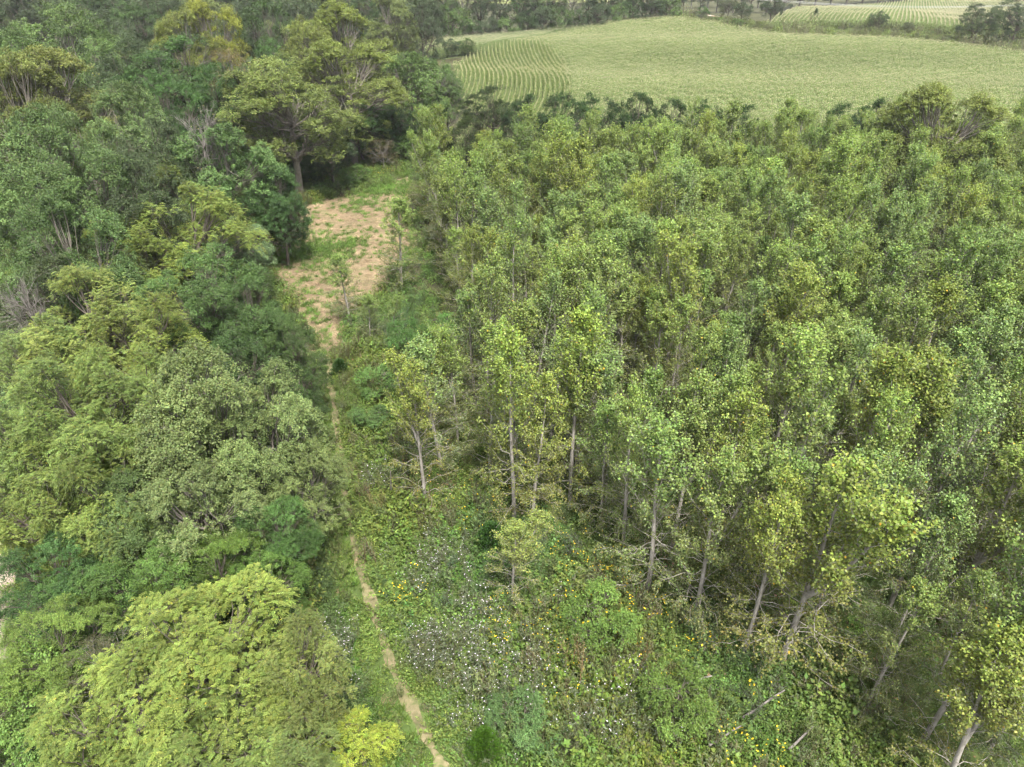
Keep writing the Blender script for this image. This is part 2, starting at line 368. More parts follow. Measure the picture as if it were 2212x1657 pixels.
def proto_bare(seed, H=8., R=2.6, leaves=0, bark='bark_dead', n1=26):
    """dead or nearly leafless tree: three orders of bare branches"""
    r = np.random.default_rng(seed); T, C = Acc(), Acc()
    z = np.linspace(0, 1, 7); ax = np.stack([.25 * np.sin(3 * z), .2 * np.sin(2.4 * z + 1), H * .93 * z], 1)
    T.tubes(ax, .14 * (1 - z) ** .8 + .015, 7)
    tb = np.sort(r.uniform(.22, .95, n1)); az = np.arange(n1) * 2.4 + r.normal(0, .4, n1)
    A = np.stack([np.interp(tb, z, ax[:, j]) for j in range(3)], 1)
    ln = R * (1.15 - .65 * tb) * r.uniform(.6, 1.15, n1); out = norm(np.stack([np.cos(az), np.sin(az), r.uniform(.5, 1.5, n1)], 1))
    s = np.linspace(0, 1, 4)[None, :, None]
    B = A[:, None] + out[:, None] * ln[:, None, None] * s + UP * (.2 * ln)[:, None, None] * s ** 2; B[:, 1:] += r.normal(0, .1, B[:, 1:].shape)
    T.tubes(B, (.034 * (1 - s[:, :, 0] * .75)) * np.ones((n1, 1)) + .006, 5)
    def order(B, nb, l0, l1, rad):
        n = len(B); u = r.uniform(.25, 1, (n, nb)); Q = B[:, 0][:, None] * (1 - u)[..., None] + B[:, -1][:, None] * u[..., None]
        d = norm(norm(B[:, -1] - B[:, 0])[:, None] + r.normal(0, .6, (n, nb, 3)) + UP * .25); l = r.uniform(l0, l1, (n, nb))[..., None]
        E = Q + d * l; tw = np.stack([Q, (Q + E) / 2 + r.normal(0, .04, Q.shape), E], 2).reshape(-1, 3, 3)
        T.tubes(tw, np.tile([rad, rad * .75, rad * .5], (len(tw), 1)), 3); return tw
    t2 = order(B, 7, .5, 1.2, .016); t3 = order(t2, 5, .25, .7, .010)
    me2 = None
    if leaves:
        P = t3[r.integers(0, len(t3), leaves), 2] + r.normal(0, .12, (leaves, 3))
        C.leaves(P, rdir(r, leaves), norm(UP + rdir(r, leaves)), r.uniform(.07, .12, leaves), .08, jit(r, leaves, (.11, .12, .05), .3, .12)); me2 = C.mesh('sparse_crown', M['leaf'])
    return T.mesh('bare_trunk', M[bark], True), me2, H, R

# ------------------------------------------------------------------ land: the setting
def sheet(name, xs, ys, dz, mat, mask=None):
    X, Y = np.meshgrid(xs, ys); Z = terr(X, Y) + dz
    v = np.stack([X, Y, Z], -1).reshape(-1, 3); nx = len(xs); ny = len(ys)
    i, j = np.meshgrid(np.arange(nx - 1), np.arange(ny - 1)); b = (j * nx + i).ravel()
    f = np.stack([b, b + 1, b + nx + 1, b + nx], 1)
    a = Acc(); a.add(v, f, np.ones((len(v), 4))); o = link(name, a.mesh(name, mat, True)); tag(o, kind='structure'); return o

def ribbon(name, L, Rr, dz, mat):
    L = np.array(L)[:, :2]; Rr = np.array(Rr)[:, :2]; n = len(L); w = 6
    t = np.linspace(0, 1, w)[None, :, None]; P = L[:, None] * (1 - t) + Rr[:, None] * t
    Z = terr(P[..., 0], P[..., 1]) + dz; v = np.concatenate([P, Z[..., None]], -1).reshape(-1, 3)
    i, j = np.meshgrid(np.arange(w - 1), np.arange(n - 1)); b = (j * w + i).ravel()
    f = np.stack([b, b + 1, b + w + 1, b + w], 1)
    a = Acc(); a.add(v, f, np.ones((len(v), 4))); o = link(name, a.mesh(name, mat, True)); tag(o, kind='structure'); return o

def polysheet(name, poly, dz, mat, step=4.0):
    """flat-lying sheet cut to a polygon, following the land"""
    import bmesh
    bm = bmesh.new(); vs = [bm.verts.new((p[0], p[1], 0)) for p in poly]; bm.faces.new(vs)
    poly = np.array([p[:2] for p in poly]); lo, hi = poly.min(0), poly.max(0)
    for ax_ in (0, 1):
        for c in np.arange(math.floor(lo[ax_] / step) * step + step, hi[ax_], step):
            n = (1, 0, 0) if ax_ == 0 else (0, 1, 0); co = (c, 0, 0) if ax_ == 0 else (0, c, 0)
            bmesh.ops.bisect_plane(bm, geom=bm.verts[:] + bm.edges[:] + bm.faces[:], plane_co=co, plane_no=n)
    for v in bm.verts: v.co.z = float(terr(v.co.x, v.co.y)) + dz
    bmesh.ops.recalc_face_normals(bm, faces=bm.faces[:])
    me = bpy.data.meshes.new(name); bm.to_mesh(me); bm.free(); me.materials.append(mat)
    for p in me.polygons: p.use_smooth = True
    if me.polygons[0].normal.z < 0: me.flip_normals()
    o = link(name, me); tag(o, kind='structure'); return o

gx = np.concatenate([[-3000, -1500, -800, -500, -350], np.arange(-260, 300, 5.), [350, 450, 600, 900, 1600, 3000]])
gy = np.concatenate([[-400, -150, -60], np.arange(-20, 360, 4.), [380, 420, 480, 560, 700, 900, 1300, 2000, 3500]])
sheet('ground', gx, gy, 0.0, M['ground'])

def smooth_line(px, n=120):
    P = np.array([G(*p)[:2] for p in px]); t = np.linspace(0, 1, len(P)); tt = np.linspace(0, 1, n)
    q = np.stack([np.interp(tt, t, P[:, j]) for j in (0, 1)], 1)
    for _ in range(8): q[1:-1] = (q[:-2] + 2 * q[1:-1] + q[2:]) / 4
    return q
TRACK = smooth_line([(1010, 1780), (950, 1657), (905, 1565), (845, 1440), (797, 1290), (757, 1150), (738, 1010), (722, 880), (712, 800), (706, 745)])
LANE_L = smooth_line([(760, 1780), (735, 1657), (715, 1560), (700, 1440), (690, 1290), (680, 1150), (690, 1010), (690, 880), (690, 800), (680, 740)])
CLEAR = [G(*p) for p in [(735, 760), (688, 752), (640, 665), (585, 600), (555, 545), (590, 485), (680, 440), (760, 425), (830, 400), (880, 385), (900, 400), (880, 450), (900, 520), (850, 600), (800, 645), (745, 690)]]
SANDL = smooth_line([(-40, 1750), (12, 1500), (40, 1250), (25, 1170), (-30, 1000), (-40, 850), (-50, 700), (-60, 600)])

d_ = np.gradient(TRACK, axis=0); nrm = norm(np.stack([d_[:, 1], -d_[:, 0]], 1))
MEADOW = [tuple(p) for p in TRACK + nrm * .3] + [tuple(G(*p)[:2]) for p in [(760, 700), (900, 650), (1100, 780), (1300, 900), (1700, 1100), (2300, 1300), (2400, 1800), (1010, 1800)]]
polysheet('meadow', MEADOW, .012, M['meadow'], 6)
wob = (.35 * np.sin(np.linspace(0, 22, len(TRACK))))[:, None]
ribbon('mown_lane', LANE_L, TRACK + nrm * .6, .016, M['meadow'])
wid = np.maximum(.10, .20 + .05 * np.sin(np.linspace(0, 31, len(TRACK))) + .06 * np.sin(np.linspace(0, 77, len(TRACK))))[:, None]
ribbon('path', TRACK - nrm * wid, TRACK + nrm * wid, .022, M['dirt'])
polysheet('clearing', CLEAR, .028, M['straw'], 5)
ribbon('sandbank', SANDL - np.array([60, 0]), SANDL, .02, M['sand'])

# fields
F1 = [G(*p) for p in [(1000, 345), (985, 225), (992, 150), (1060, 124), (1200, 92), (1300, 68), (1400, 55), (1480, 58), (1560, 72), (1700, 97), (1900, 104), (2050, 118), (2240, 142), (2600, 190), (2600, 330), (1700, 330), (1300, 330)]]
F2 = [G(*p) for p in [(780, 140), (830, 112), (1000, 98), (1200, 79), (1330, 64), (1290, 70), (1190, 90), (1050, 118), (940, 132), (860, 146)]]
F3 = [G(*p) for p in [(1650, 70), (1700, 42), (1760, 28), (2000, 10), (2260, -8), (2500, -14), (2500, 100), (2211, 88), (1900, 66)]]
F4 = [G(*p) for p in [(640, 30), (800, 12), (1330, 6), (1420, -8), (1300, -22), (600, -22)]]
polysheet('field', F1, .02, M['field'], 6); polysheet('field', F2, .02, M['field'], 6)
polysheet('field', F3, .02, M['field'], 12); polysheet('field', F4, .02, M['verge'], 12)
polysheet('field_verge', [G(*p) for p in [(1400, 40), (1480, 42), (1560, 50), (1700, 66), (1900, 68), (2050, 80), (2240, 96), (2240, 150), (2050, 118), (1900, 100), (1700, 92), (1560, 66), (1480, 50)]], .035, M['verge'], 6)

# ------------------------------------------------------------------ scattered stuff (geometry-node instances on points)
def scatter(name, P, rot, scl, var, tint, sources, label, cat):
    n = len(P); me = bpy.data.meshes.new(name + '_points'); me.vertices.add(n)
    me.vertices.foreach_set('co', np.asarray(P, np.float32).ravel())
    def attr(nm, ty, key, val): a = me.attributes.new(nm, ty, 'POINT'); a.data.foreach_set(key, np.ascontiguousarray(val).ravel())
    attr('rot', 'FLOAT_VECTOR', 'vector', rot.astype(np.float32)); attr('scl', 'FLOAT_VECTOR', 'vector', scl.astype(np.float32))
    attr('var', 'INT', 'value', var.astype(np.int32)); attr('tint', 'FLOAT_COLOR', 'color', np.concatenate([tint, np.ones((n, 1))], 1).astype(np.float32))
    o = link(name, me); tag(o, label, cat, kind='stuff')
    ng = bpy.data.node_groups.new(name, 'GeometryNodeTree')
    ng.interface.new_socket('Geometry', in_out='INPUT', socket_type='NodeSocketGeometry')
    ng.interface.new_socket('Geometry', in_out='OUTPUT', socket_type='NodeSocketGeometry')
    N, L = ng.nodes, ng.links
    gi, go = N.new('NodeGroupInput'), N.new('NodeGroupOutput'); jn = N.new('GeometryNodeJoinGeometry')
    def na(nm, ty):
        a = N.new('GeometryNodeInputNamedAttribute'); a.data_type = ty; a.inputs['Name'].default_value = nm; return a.outputs['Attribute']
    vr, sc_, rt = na('var', 'INT'), na('scl', 'FLOAT_VECTOR'), na('rot', 'FLOAT_VECTOR')
    for i, me_s in enumerate(sources):
        so = bpy.data.objects.new(me_s.name + '_source', me_s)      # never linked to the scene
        oi = N.new('GeometryNodeObjectInfo'); oi.inputs['Object'].default_value = so; oi.inputs['As Instance'].default_value = True
        cp = N.new('FunctionNodeCompare'); cp.data_type = 'INT'; cp.operation = 'EQUAL'; cp.inputs[3].default_value = i
        L.new(vr, cp.inputs[2])
        ip = N.new('GeometryNodeInstanceOnPoints')
        L.new(gi.outputs[0], ip.inputs['Points']); L.new(cp.outputs[0], ip.inputs['Selection']); L.new(oi.outputs['Geometry'], ip.inputs['Instance'])
        L.new(rt, ip.inputs['Rotation']); L.new(sc_, ip.inputs['Scale']); L.new(ip.outputs[0], jn.inputs[0])
    L.new(jn.outputs[0], go.inputs[0])
    mod = o.modifiers.new('scatter', 'NODES'); mod.node_group = ng
    return o

def on_land(P): return np.stack([P[:, 0], P[:, 1], terr(P[:, 0], P[:, 1])], 1)

def weed(seed, kind):
    r = np.random.default_rng(seed); C = Acc()
    def stems(n, h, spread, lean=.25):
        b = r.normal(0, spread, (n, 3)) * [1, 1, 0]; hh = h * r.uniform(.65, 1.15, n)
        t = b + np.concatenate([r.normal(0, lean, (n, 2)) * hh[:, None], hh[:, None]], 1); return b, t
    def along(b, t, per, L, Wf, col, u0=.1, upb=0., v=.2, j=.03):
        n = len(b); u = r.uniform(u0, 1.05, (n, per)); P = (b[:, None] * (1 - u)[..., None] + t[:, None] * u[..., None]).reshape(-1, 3)
        m = len(P); P = P + r.normal(0, j, (m, 3)); az = r.uniform(0, 6.28, m); D = np.stack([np.cos(az), np.sin(az), r.normal(.15 + upb, .35, m)], 1)
        LL = L * r.uniform(.6, 1.3, m); C.leaves(P, D, norm(UP + rdir(r, m) * .5), LL, LL * Wf, jit(r, m, col, v, .08))
    green = (.098, .156, .034)
    if kind == 'broad':
        b, t = stems(9, .62, .2, .5); along(b, t, 26, .095, .62, green)
        C.tubes(np.stack([b, t], 1), np.tile([.008, .004], (9, 1)), 3, (.07, .09, .03))
    elif kind == 'mound':
        n = 420; d = rdir(r, n); d[:, 2] = np.abs(d[:, 2]); P = d * np.array([.62, .62, .55]) * r.uniform(.55, 1.05, (n, 1))
        L = .088 * r.uniform(.6, 1.3, n); C.leaves(P, norm(d + rdir(r, n)), norm(d * .6 + UP * .6 + rdir(r, n) * .5), L, L * .7, jit(r, n, green, .22, .08))
    elif kind == 'tall':
        b, t = stems(12, 1.0, .16, .2); along(b, t, 18, .11, .24, (.100, .135, .046), .15, .4)
        C.tubes(np.stack([b, t], 1), np.tile([.007, .004], (12, 1)), 3, (.08, .08, .04))
    elif kind == 'greytall':
        b, t = stems(14, .95, .2, .2); along(b, t, 20, .09, .2, (.105, .125, .066), .2, .5)
        C.tubes(np.stack([b, t], 1), np.tile([.008, .005], (14, 1)), 3, (.11, .085, .05))
    elif kind == 'grass':
        n = 46; az = r.uniform(0, 6.28, n); b = r.normal(0, .13, (n, 3)) * [1, 1, 0]; D = np.stack([np.cos(az), np.sin(az), r.uniform(.6, 2.2, n)], 1)
        C.leaves(b, D, rdir(r, n), r.uniform(.25, .55, n), .026, jit(r, n, (.115, .200, .042), .22, .08), .1, .3)
    elif kind == 'dry':
        n = 60; az = r.uniform(0, 6.28, n); b = r.normal(0, .22, (n, 3)) * [1, 1, 0] + UP * .02; D = np.stack([np.cos(az), np.sin(az), r.uniform(0., .28, n)], 1)
        C.leaves(b, D, norm(UP + rdir(r, n) * .4), r.uniform(.2, .5, n), .02, jit(r, n, (.29, .22, .14), .22, .05), .1, .4)
    elif kind in ('white', 'yellow'):
        b, t = stems(10, .95 if kind == 'white' else .8, .22, .25); along(b, t, 20, .10, .26 if kind == 'white' else .5, (.100, .120, .064) if kind == 'white' else green, .1, .35)
        C.tubes(np.stack([b, t], 1), np.tile([.007, .004], (10, 1)), 3, (.10, .09, .05))
        nf = 8 if kind == 'white' else 9; P = np.repeat(t, 2, 0)[:nf] + r.normal(0, .07 if kind == 'white' else .06, (nf, 3))
        az = r.uniform(0, 6.28, nf); D = np.stack([np.cos(az), np.sin(az), r.normal(.1, .3, nf)], 1)
        col = (.50, .46, .50) if kind == 'white' else (.62, .45, .03)
        L = r.uniform(.026, .042, nf) if kind == 'white' else r.uniform(.04, .07, nf)
        C.leaves(P, D, norm(UP + rdir(r, nf) * .5), L, L * .9, jit(r, nf, col, .08, .02), .05, .5)
        C.leaves(P + np.cross(D, UP) * -.02, np.cross(D, UP), norm(UP + rdir(r, nf) * .5), L * .8, L * .8, jit(r, nf, col, .08, .02), .05, .5)
    elif kind == 'litter':
        n = 50; P = r.normal(0, .5, (n, 3)) * [1, 1, 0] + UP * .05; C.leaves(P, rdir(r, n) * [1, 1, .2], norm(UP + rdir(r, n) * .4), r.uniform(.08, .14, n), .09, jit(r, n, (.20, .15, .09), .3, .1))
    return C.mesh(kind + '_weed', M['weed'])

WEEDS = {k: [weed(100 + 7 * i + j, k) for j in range(3)] for i, k in enumerate(['broad', 'mound', 'tall', 'greytall', 'grass', 'dry', 'white', 'yellow', 'litter'])}

def scatter_kinds(name, P, kinds, weights, size, tintf, label, cat, seed, tilt=.12):
    """kinds chosen per point by a weight function array (n,k)"""
    r = np.random.default_rng(seed); n = len(P)
    w = weights / weights.sum(1, keepdims=True); c = np.cumsum(w, 1); k = (r.random((n, 1)) > c).sum(1).clip(0, len(kinds) - 1)
    var = k * 3 + r.integers(0, 3, n)
    rot = np.stack([r.normal(0, tilt, n), r.normal(0, tilt, n), r.uniform(0, 6.28, n)], 1)
    s = size * np.exp(r.normal(0, .2, n)); scl = np.stack([s * r.uniform(.9, 1.2, n), s * r.uniform(.9, 1.2, n), s * r.uniform(.8, 1.2, n)], 1)
    return scatter(name, on_land(P), rot, scl, var, tintf, [m for kk in kinds for m in WEEDS[kk]], label, cat)

rg = np.random.default_rng(5)
# near ground: everything between the woods and the far edge of the plantation
P = jgrid(-60, 62, 6, 98, .47, rg)
m = np.abs(P[:, 0]) < .74 * (P[:, 1] * CP + CAM_H * SP) + 4; P = P[m]
dt, side = dline(P, TRACK); dl, sl = dline(P, LANE_L); clr = inpoly(P, CLEAR); ds, ss = dline(P, SANDL)
lane = (sl > 0) & (side < 0); meadow = inpoly(P, MEADOW)
front = ~clr & ~(lane & (dt < 9)) & (dt > .35) & (ss > 0)
# plantation floor and woods floor are thinner
PLANT = [tuple(G(*p)[:2]) for p in [(862, 1100), (1000, 1090), (1110, 1135), (1330, 1250), (1560, 1390), (1690, 1440), (1830, 1560), (1960, 1640), (2000, 1760)]] + [(24, 2), (90, 40), (90, 78), (60, 78), (20, 76), (0, 71), (-8, 69)] + [tuple(G(*p)[:2]) for p in [(915, 430), (930, 520), (935, 600), (985, 690), (1010, 790), (970, 900), (890, 1030)]]
inpl = inpoly(P, PLANT)
keep = front & (rg.random(len(P)) < np.where(inpl, .45, np.where(meadow, 1.0, .5)))
Q = P[keep]; n = len(Q); qm = meadow[keep]; qp = inpl[keep]; qd = dt[keep]
a, b_ = vnoise(Q[:, 0] * .55, Q[:, 1] * .55, 1), vnoise(Q[:, 0] * .5, Q[:, 1] * .5, 2)
w = np.stack([1.0 + a.clip(0), .9 + b_.clip(0), .5 + (-a).clip(0), .35 + (-b_).clip(0) * .8, .25 + 0 * a, np.where(qp, .6, .04)], 1)
tint = np.ones((n, 3)) * np.exp(rg.normal(0, .16, (n, 1))); tint[:, 0] *= 1.05 + .15 * a + rg.normal(0, .08, n); tint[:, 2] *= 1 + .15 * b_
size = 1.08 * np.where(qp, .85, 1.0) * (1 + .18 * a) * (.6 + .4 * np.clip(qd / 2.5, 0, 1))
scatter_kinds('undergrowth', Q, ['broad', 'mound', 'tall', 'greytall', 'grass', 'litter'], w, size, tint.clip(.3, 2), 'dense green weeds and brambles covering the meadow and woodland floor', 'undergrowth', 11)

# grass of the mown lane
ln_m = lane & (dt < 9) & ~clr; ex = (side > 0) & (dt < 1.0) & ~clr
Q = np.concatenate([P[ln_m | ex]] + [P[ln_m | ex] + rg.uniform(-.3, .3, ((ln_m | ex).sum(), 2)) for _ in range(3)]); dq, _ = dline(Q, TRACK); dlq, _ = dline(Q, LANE_L)
k2 = rg.random(len(Q)) < np.where(dq < .30, .10, np.where(dq < .6, .7, 1)); Q, dq, dlq = Q[k2], dq[k2], dlq[k2]; n = len(Q); a = vnoise(Q[:, 0] * .8, Q[:, 1] * .8, 4)
w = np.stack([1.4 + .4 * (1.6 - dq).clip(0), .35 + (a.clip(0)), .2 + .9 * (1.2 - dlq).clip(0), .05 + .1 * (dq < 1)], 1)
tint = np.ones((n, 3)) * np.exp(rg.normal(0, .15, (n, 1))) * (1 + .1 * a)[:, None]; tint[:, 0] *= np.where(dq < 1.2, 1.1, .9)
scatter_kinds('grass', Q, ['grass', 'broad', 'tall', 'dry'], w, np.where(dq < 1.0, .62, .8), tint, 'short bright green grass on the mown lane beside the dirt track', 'grass', 12)

# cut straw and regrowth in the clearing, thin straw on the track
Q = jgrid(-40, 5, 40, 85, .33, rg); c = inpoly(Q, CLEAR); Q = Q[c]; n = len(Q)
gp = G(690, 545)[:2]; gq = G(800, 410)[:2]
g1 = np.exp(-(((Q - gp) / [2.6, 3.0]) ** 2).sum(1)) + .9 * np.exp(-(((Q - gq) / [5, 2.2]) ** 2).sum(1)); a = vnoise(Q[:, 0] * .6, Q[:, 1] * .9, 6)
w = np.stack([1.0 + 0 * a, .10 + .45 * a.clip(0) + 3.2 * g1, .5 * g1], 1)
scatter_kinds('straw', Q, ['dry', 'grass', 'broad'], w, .75 + .2 * a.clip(0) + .3 * g1, np.ones((n, 3)) * np.exp(rg.normal(0, .2, (n, 1))), 'cut tan straw and patchy regrowth lying in the mown clearing', 'straw', 13)

# wildflowers in drifts
def drift(specs, seed):
    r = np.random.default_rng(seed); out = []
    for px, py, sx, sy, n in specs:
        c = G(px, py)[:2]; k = np.linalg.norm(np.append(c, CAM_H)) / F
        out.append(c + r.normal(0, 1, (n, 2)) * [sx * k, sy * k * 1.5])
    Q = np.concatenate(out); d, s = dline(Q, TRACK); return Q[(d > .8)]
Q = drift([(1000, 1370, 65, 34, 30), (1060, 1480, 60, 34, 30), (930, 1410, 35, 20, 16), (960, 1250, 60, 30, 22), (740, 1430, 28, 30, 20), (1220, 1440, 60, 40, 18), (1370, 1560, 40, 40, 12), (820, 1300, 20, 40, 6), (810, 1060, 25, 25, 7), (1160, 1560, 90, 40, 14)], 3)
scatter_kinds('white_wildflowers', Q, ['white'], np.ones((len(Q), 1)), 1.05, np.ones((len(Q), 3)), 'drifts of small white flowers on grey-green stalks beside the track', 'wildflowers', 14, .08)
Q = drift([(1290, 1240, 40, 18, 16), (1270, 1330, 70, 40, 10), (1130, 1400, 45, 20, 13), (1330, 1310, 30, 25, 8), (1000, 1150, 70, 60, 9), (1410, 1390, 60, 50, 8), (1500, 1500, 70, 60, 6), (1560, 1620, 90, 50, 9), (870, 1290, 20, 40, 6), (1250, 1470, 50, 40, 10), (880, 385, 40, 8, 6), (1420, 1330, 80, 30, 10)], 4)
scatter_kinds('yellow_wildflowers', Q, ['yellow'], np.ones((len(Q), 1)), .95, np.ones((len(Q), 3)), 'clusters of golden yellow flowers scattered through the green meadow', 'wildflowers', 15, .08)

# field verge and hedge bottom weeds
VERGE = [G(*p)[:2] for p in [(1400, 38), (1480, 40), (1560, 48), (1700, 62), (1900, 66), (2050, 80), (2260, 98), (2260, 146), (2050, 114), (1900, 98), (1700, 90), (1560, 64), (1480, 48)]]
Q = jgrid(20, 230, 110, 330, 1.6, rg); Q = Q[inpoly(Q, VERGE)]; n = len(Q); a = vnoise(Q[:, 0] * .2, Q[:, 1] * .2, 9)
tint = np.ones((n, 3)) * (.95 + .2 * a)[:, None]; tint[:, 0] *= 1.25; tint[:, 2] *= 1.4
scatter_kinds('tall_weeds', Q, ['mound', 'tall', 'grass'], np.stack([1 + 0 * a, 1 + 0 * a, .8 + 0 * a], 1), 2.1 + .5 * a, tint, 'rough yellow-green weeds along the hedge between the two cornfields', 'weeds', 16)

# ------------------------------------------------------------------ corn
def corn_seg(seed, length=2.0, tall=2.2):
    r = np.random.default_rng(seed); C = Acc(); n = int(length / .19)
    x = np.linspace(-length / 2, length / 2, n) + r.normal(0, .03, n); b = np.stack([x, r.normal(0, .03, n), 0 * x], 1)
    h = tall * r.uniform(.9, 1.08, n)
    per = 8; u = np.linspace(.22, .92, per)[None] + r.normal(0, .02, (n, per)); P = b[:, None] + UP * (u * h[:, None])[..., None]
    az = r.normal(math.pi / 2, .7, (n, per)) + math.pi * (np.arange(per) % 2); D = np.stack([np.cos(az), np.sin(az), .55 + .5 * u], -1); D = norm(D)
    L = r.uniform(.38, .6, (n, per)) * (1 - .45 * (u - .5) ** 2 * 2); W = .10
    P, D, L = P.reshape(-1, 3), D.reshape(-1, 3), L.ravel(); m = len(P)
    cl = jit(r, m, (.15, .20, .062), .14, .06)
    C.leaves(P, D, UP + r.normal(0, .2, (m, 3)), L * .6, W, cl, .1, .7)
    E = P + D * (L * .5)[:, None]; D2 = norm(D * [1, 1, 0] + UP * -.45); C.leaves(E, D2, UP + r.normal(0, .2, (m, 3)), L * .65, W, cl * .95, .1, .2)
    T = np.repeat(b + UP * h[:, None] * .97, 6, 0); k = len(T); C.leaves(T, norm(rdir(r, k) * .55 + UP), rdir(r, k), r.uniform(.22, .36, k), .025, jit(r, k, (.36, .35, .19), .15, .05), .1, .5)
    C.tubes(np.stack([b, b + UP * h[:, None]], 1), np.tile([.014, .008], (n, 1)), 3, (.10, .13, .05))
    return C.mesh('corn_row', M['weed'])
CORN = [corn_seg(300 + i) for i in range(4)]

def rows(poly, ang, spacing, seg, rng, bend=None, bounds=None, jitter=.05):
    """points and headings along parallel planted rows inside a polygon"""
    poly = np.array([p[:2] for p in poly]); c, s = math.cos(ang), math.sin(ang); R2 = np.array([[c, s], [-s, c]])
    q = poly @ R2.T; lo, hi = q.min(0), q.max(0)
    U, V = np.meshgrid(np.arange(lo[0] - 8, hi[0] + 8, seg), np.arange(lo[1] - 8, hi[1] + 8, spacing)); W = np.stack([U.ravel(), V.ravel()], 1)
    W[:, 0] += np.repeat(rng.uniform(0, seg, U.shape[0]), U.shape[1]); head = np.full(len(W), ang)
    if bend is not None:
        dv, slope = bend(W[:, 0]); W = W + np.stack([0 * dv, dv], 1); head = head + np.arctan(slope)
    Pw = W @ R2 + rng.normal(0, jitter, W.shape) * [.5, .5]
    k = inpoly(Pw, poly); return Pw[k], head[k]

def plant_corn(name, sets, label, seed, tall=1.0):
    r = np.random.default_rng(seed); P = np.concatenate([s[0] for s in sets]); h = np.concatenate([s[1] for s in sets]); tn = np.concatenate([s[2] for s in sets]); wd = np.concatenate([s[3] for s in sets])
    n = len(P); L = on_land(P); e = .8; sl = (terr(P[:, 0] + np.cos(h) * e, P[:, 1] + np.sin(h) * e) - terr(P[:, 0] - np.cos(h) * e, P[:, 1] - np.sin(h) * e)) / (2 * e)
    rot = np.stack([0 * h, -np.arctan(sl), h + np.pi * r.integers(0, 2, n) * 0], 1)
    z = tall * r.uniform(.92, 1.08, n); scl = np.stack([np.full(n, 1.03), wd, z], 1)
    return scatter(name, L, rot, scl, r.integers(0, 4, n), tn, CORN, label, 'corn')

rc_ = np.random.default_rng(8)
PA = [G(*p)[:2] for p in [(1225, 320), (1232, 190), (1222, 160), (1195, 128), (1170, 112), (1100, 112), (1060, 122), (996, 148), (985, 215), (995, 330)]]
def bendA(u): return 3.0 * np.sin((u - 150) / 17.) , 3.0 / 17. * np.cos((u - 150) / 17.)
pA, hA = rows(PA, math.radians(86), .80, 1.9, rc_, bendA)
pB, hB = rows(F1, math.radians(-8), .76, 1.95, rc_)
kB = ~inpoly(pB, PA) & (np.abs(pB[:, 0]) < .80 * pB[:, 1] + 6); pB, hB = pB[kB], hB[kB]
aB = vnoise(pB[:, 0] * .02, pB[:, 1] * .12, 21) + .5 * vnoise(pB[:, 0] * .06, pB[:, 1] * .3, 22)
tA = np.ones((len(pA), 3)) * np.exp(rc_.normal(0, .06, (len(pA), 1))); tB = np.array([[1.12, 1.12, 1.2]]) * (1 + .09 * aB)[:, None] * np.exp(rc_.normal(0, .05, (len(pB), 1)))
plant_corn('corn', [(pA, hA, tA, np.full(len(pA), .92)), (pB, hB, tB, np.full(len(pB), 1.15))], 'tall tasselled corn covering the rolling field behind the plantation', 31)
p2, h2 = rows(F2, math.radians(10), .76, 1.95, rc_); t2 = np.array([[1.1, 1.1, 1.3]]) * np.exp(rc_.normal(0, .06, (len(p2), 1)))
plant_corn('corn', [(p2, h2, t2, np.full(len(p2), 1.1))], 'corn in the narrow field below the far line of trees', 32)
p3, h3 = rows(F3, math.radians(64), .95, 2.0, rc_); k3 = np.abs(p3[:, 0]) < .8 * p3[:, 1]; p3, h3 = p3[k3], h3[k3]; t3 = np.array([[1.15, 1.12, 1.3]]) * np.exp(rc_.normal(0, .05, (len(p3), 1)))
o3 = plant_corn('corn', [(p3, h3, t3, np.full(len(p3), 1.3))], 'distant striped cornfield beyond the hedge of scattered trees', 33)

# ------------------------------------------------------------------ trees
PR = {}
PR['sap'] = [proto_sapling(1000 + i, fork=(i % 3 == 1), sparse=[1, .95, .85, 1.05, .7][i % 5], tip=[1, .8, 1.1][i % 3]) for i in range(14)]
PR['locust'] = [proto_tree(20 + i, 11, 4.2, 1.4, 150, 'locust', .092, (.134, .174, .042), rc=.165, per=560, droop=.55, nlb=12) for i in range(2)]
PR['maple'] = [proto_tree(30 + i, 12, 4.4, 1.4, 170, 'maple', .095, (.132, .176, .062), rc=.15, per=460, droop=.5, bark='bark_mid', nlb=12, flat=.7) for i in range(2)]
PR['elm'] = [proto_tree(40 + i, 12, 4.5, .9, 190, 'elm', .095, (.052, .088, .027), rc=.15, per=460, droop=.3, nlb=12) for i in range(2)]
PR['cotton'] = [proto_tree(50 + i, 15, 5.0, 1.8, 210, 'cotton', .10, (.108, .138, .044), rc=.14, per=420, droop=.1, bark='bark_mid', trunk_r=.26, nlb=14, flat=.8) for i in range(2)]
PR['oak'] = [proto_tree(60 + i, 13, 4.8, .8, 180, 'oak', .115, (.058, .082, .036), rc=.155, per=380, droop=.35, nlb=12) for i in range(2)]
PR['twiggy'] = [proto_tree(70 + i, 9, 3.2, 1.2, 90, 'elm', .085, (.095, .098, .050), rc=.18, per=260, bare=.35, bark='bark_dead') for i in range(2)]
PR['shrub'] = [proto_shrub(80 + i) for i in range(3)]
PR['lime'] = [proto_shrub(90, 2.6, 1.5, 40, .075, (.19, .24, .035), per=300, compound=True)]
PR['juniper'] = [proto_juniper(95 + i) for i in range(2)]
PR['cedar'] = [proto_juniper(97, 6.0, 1.3)]
PR['bare'] = [proto_bare(110 + i, leaves=300 * i) for i in range(2)]

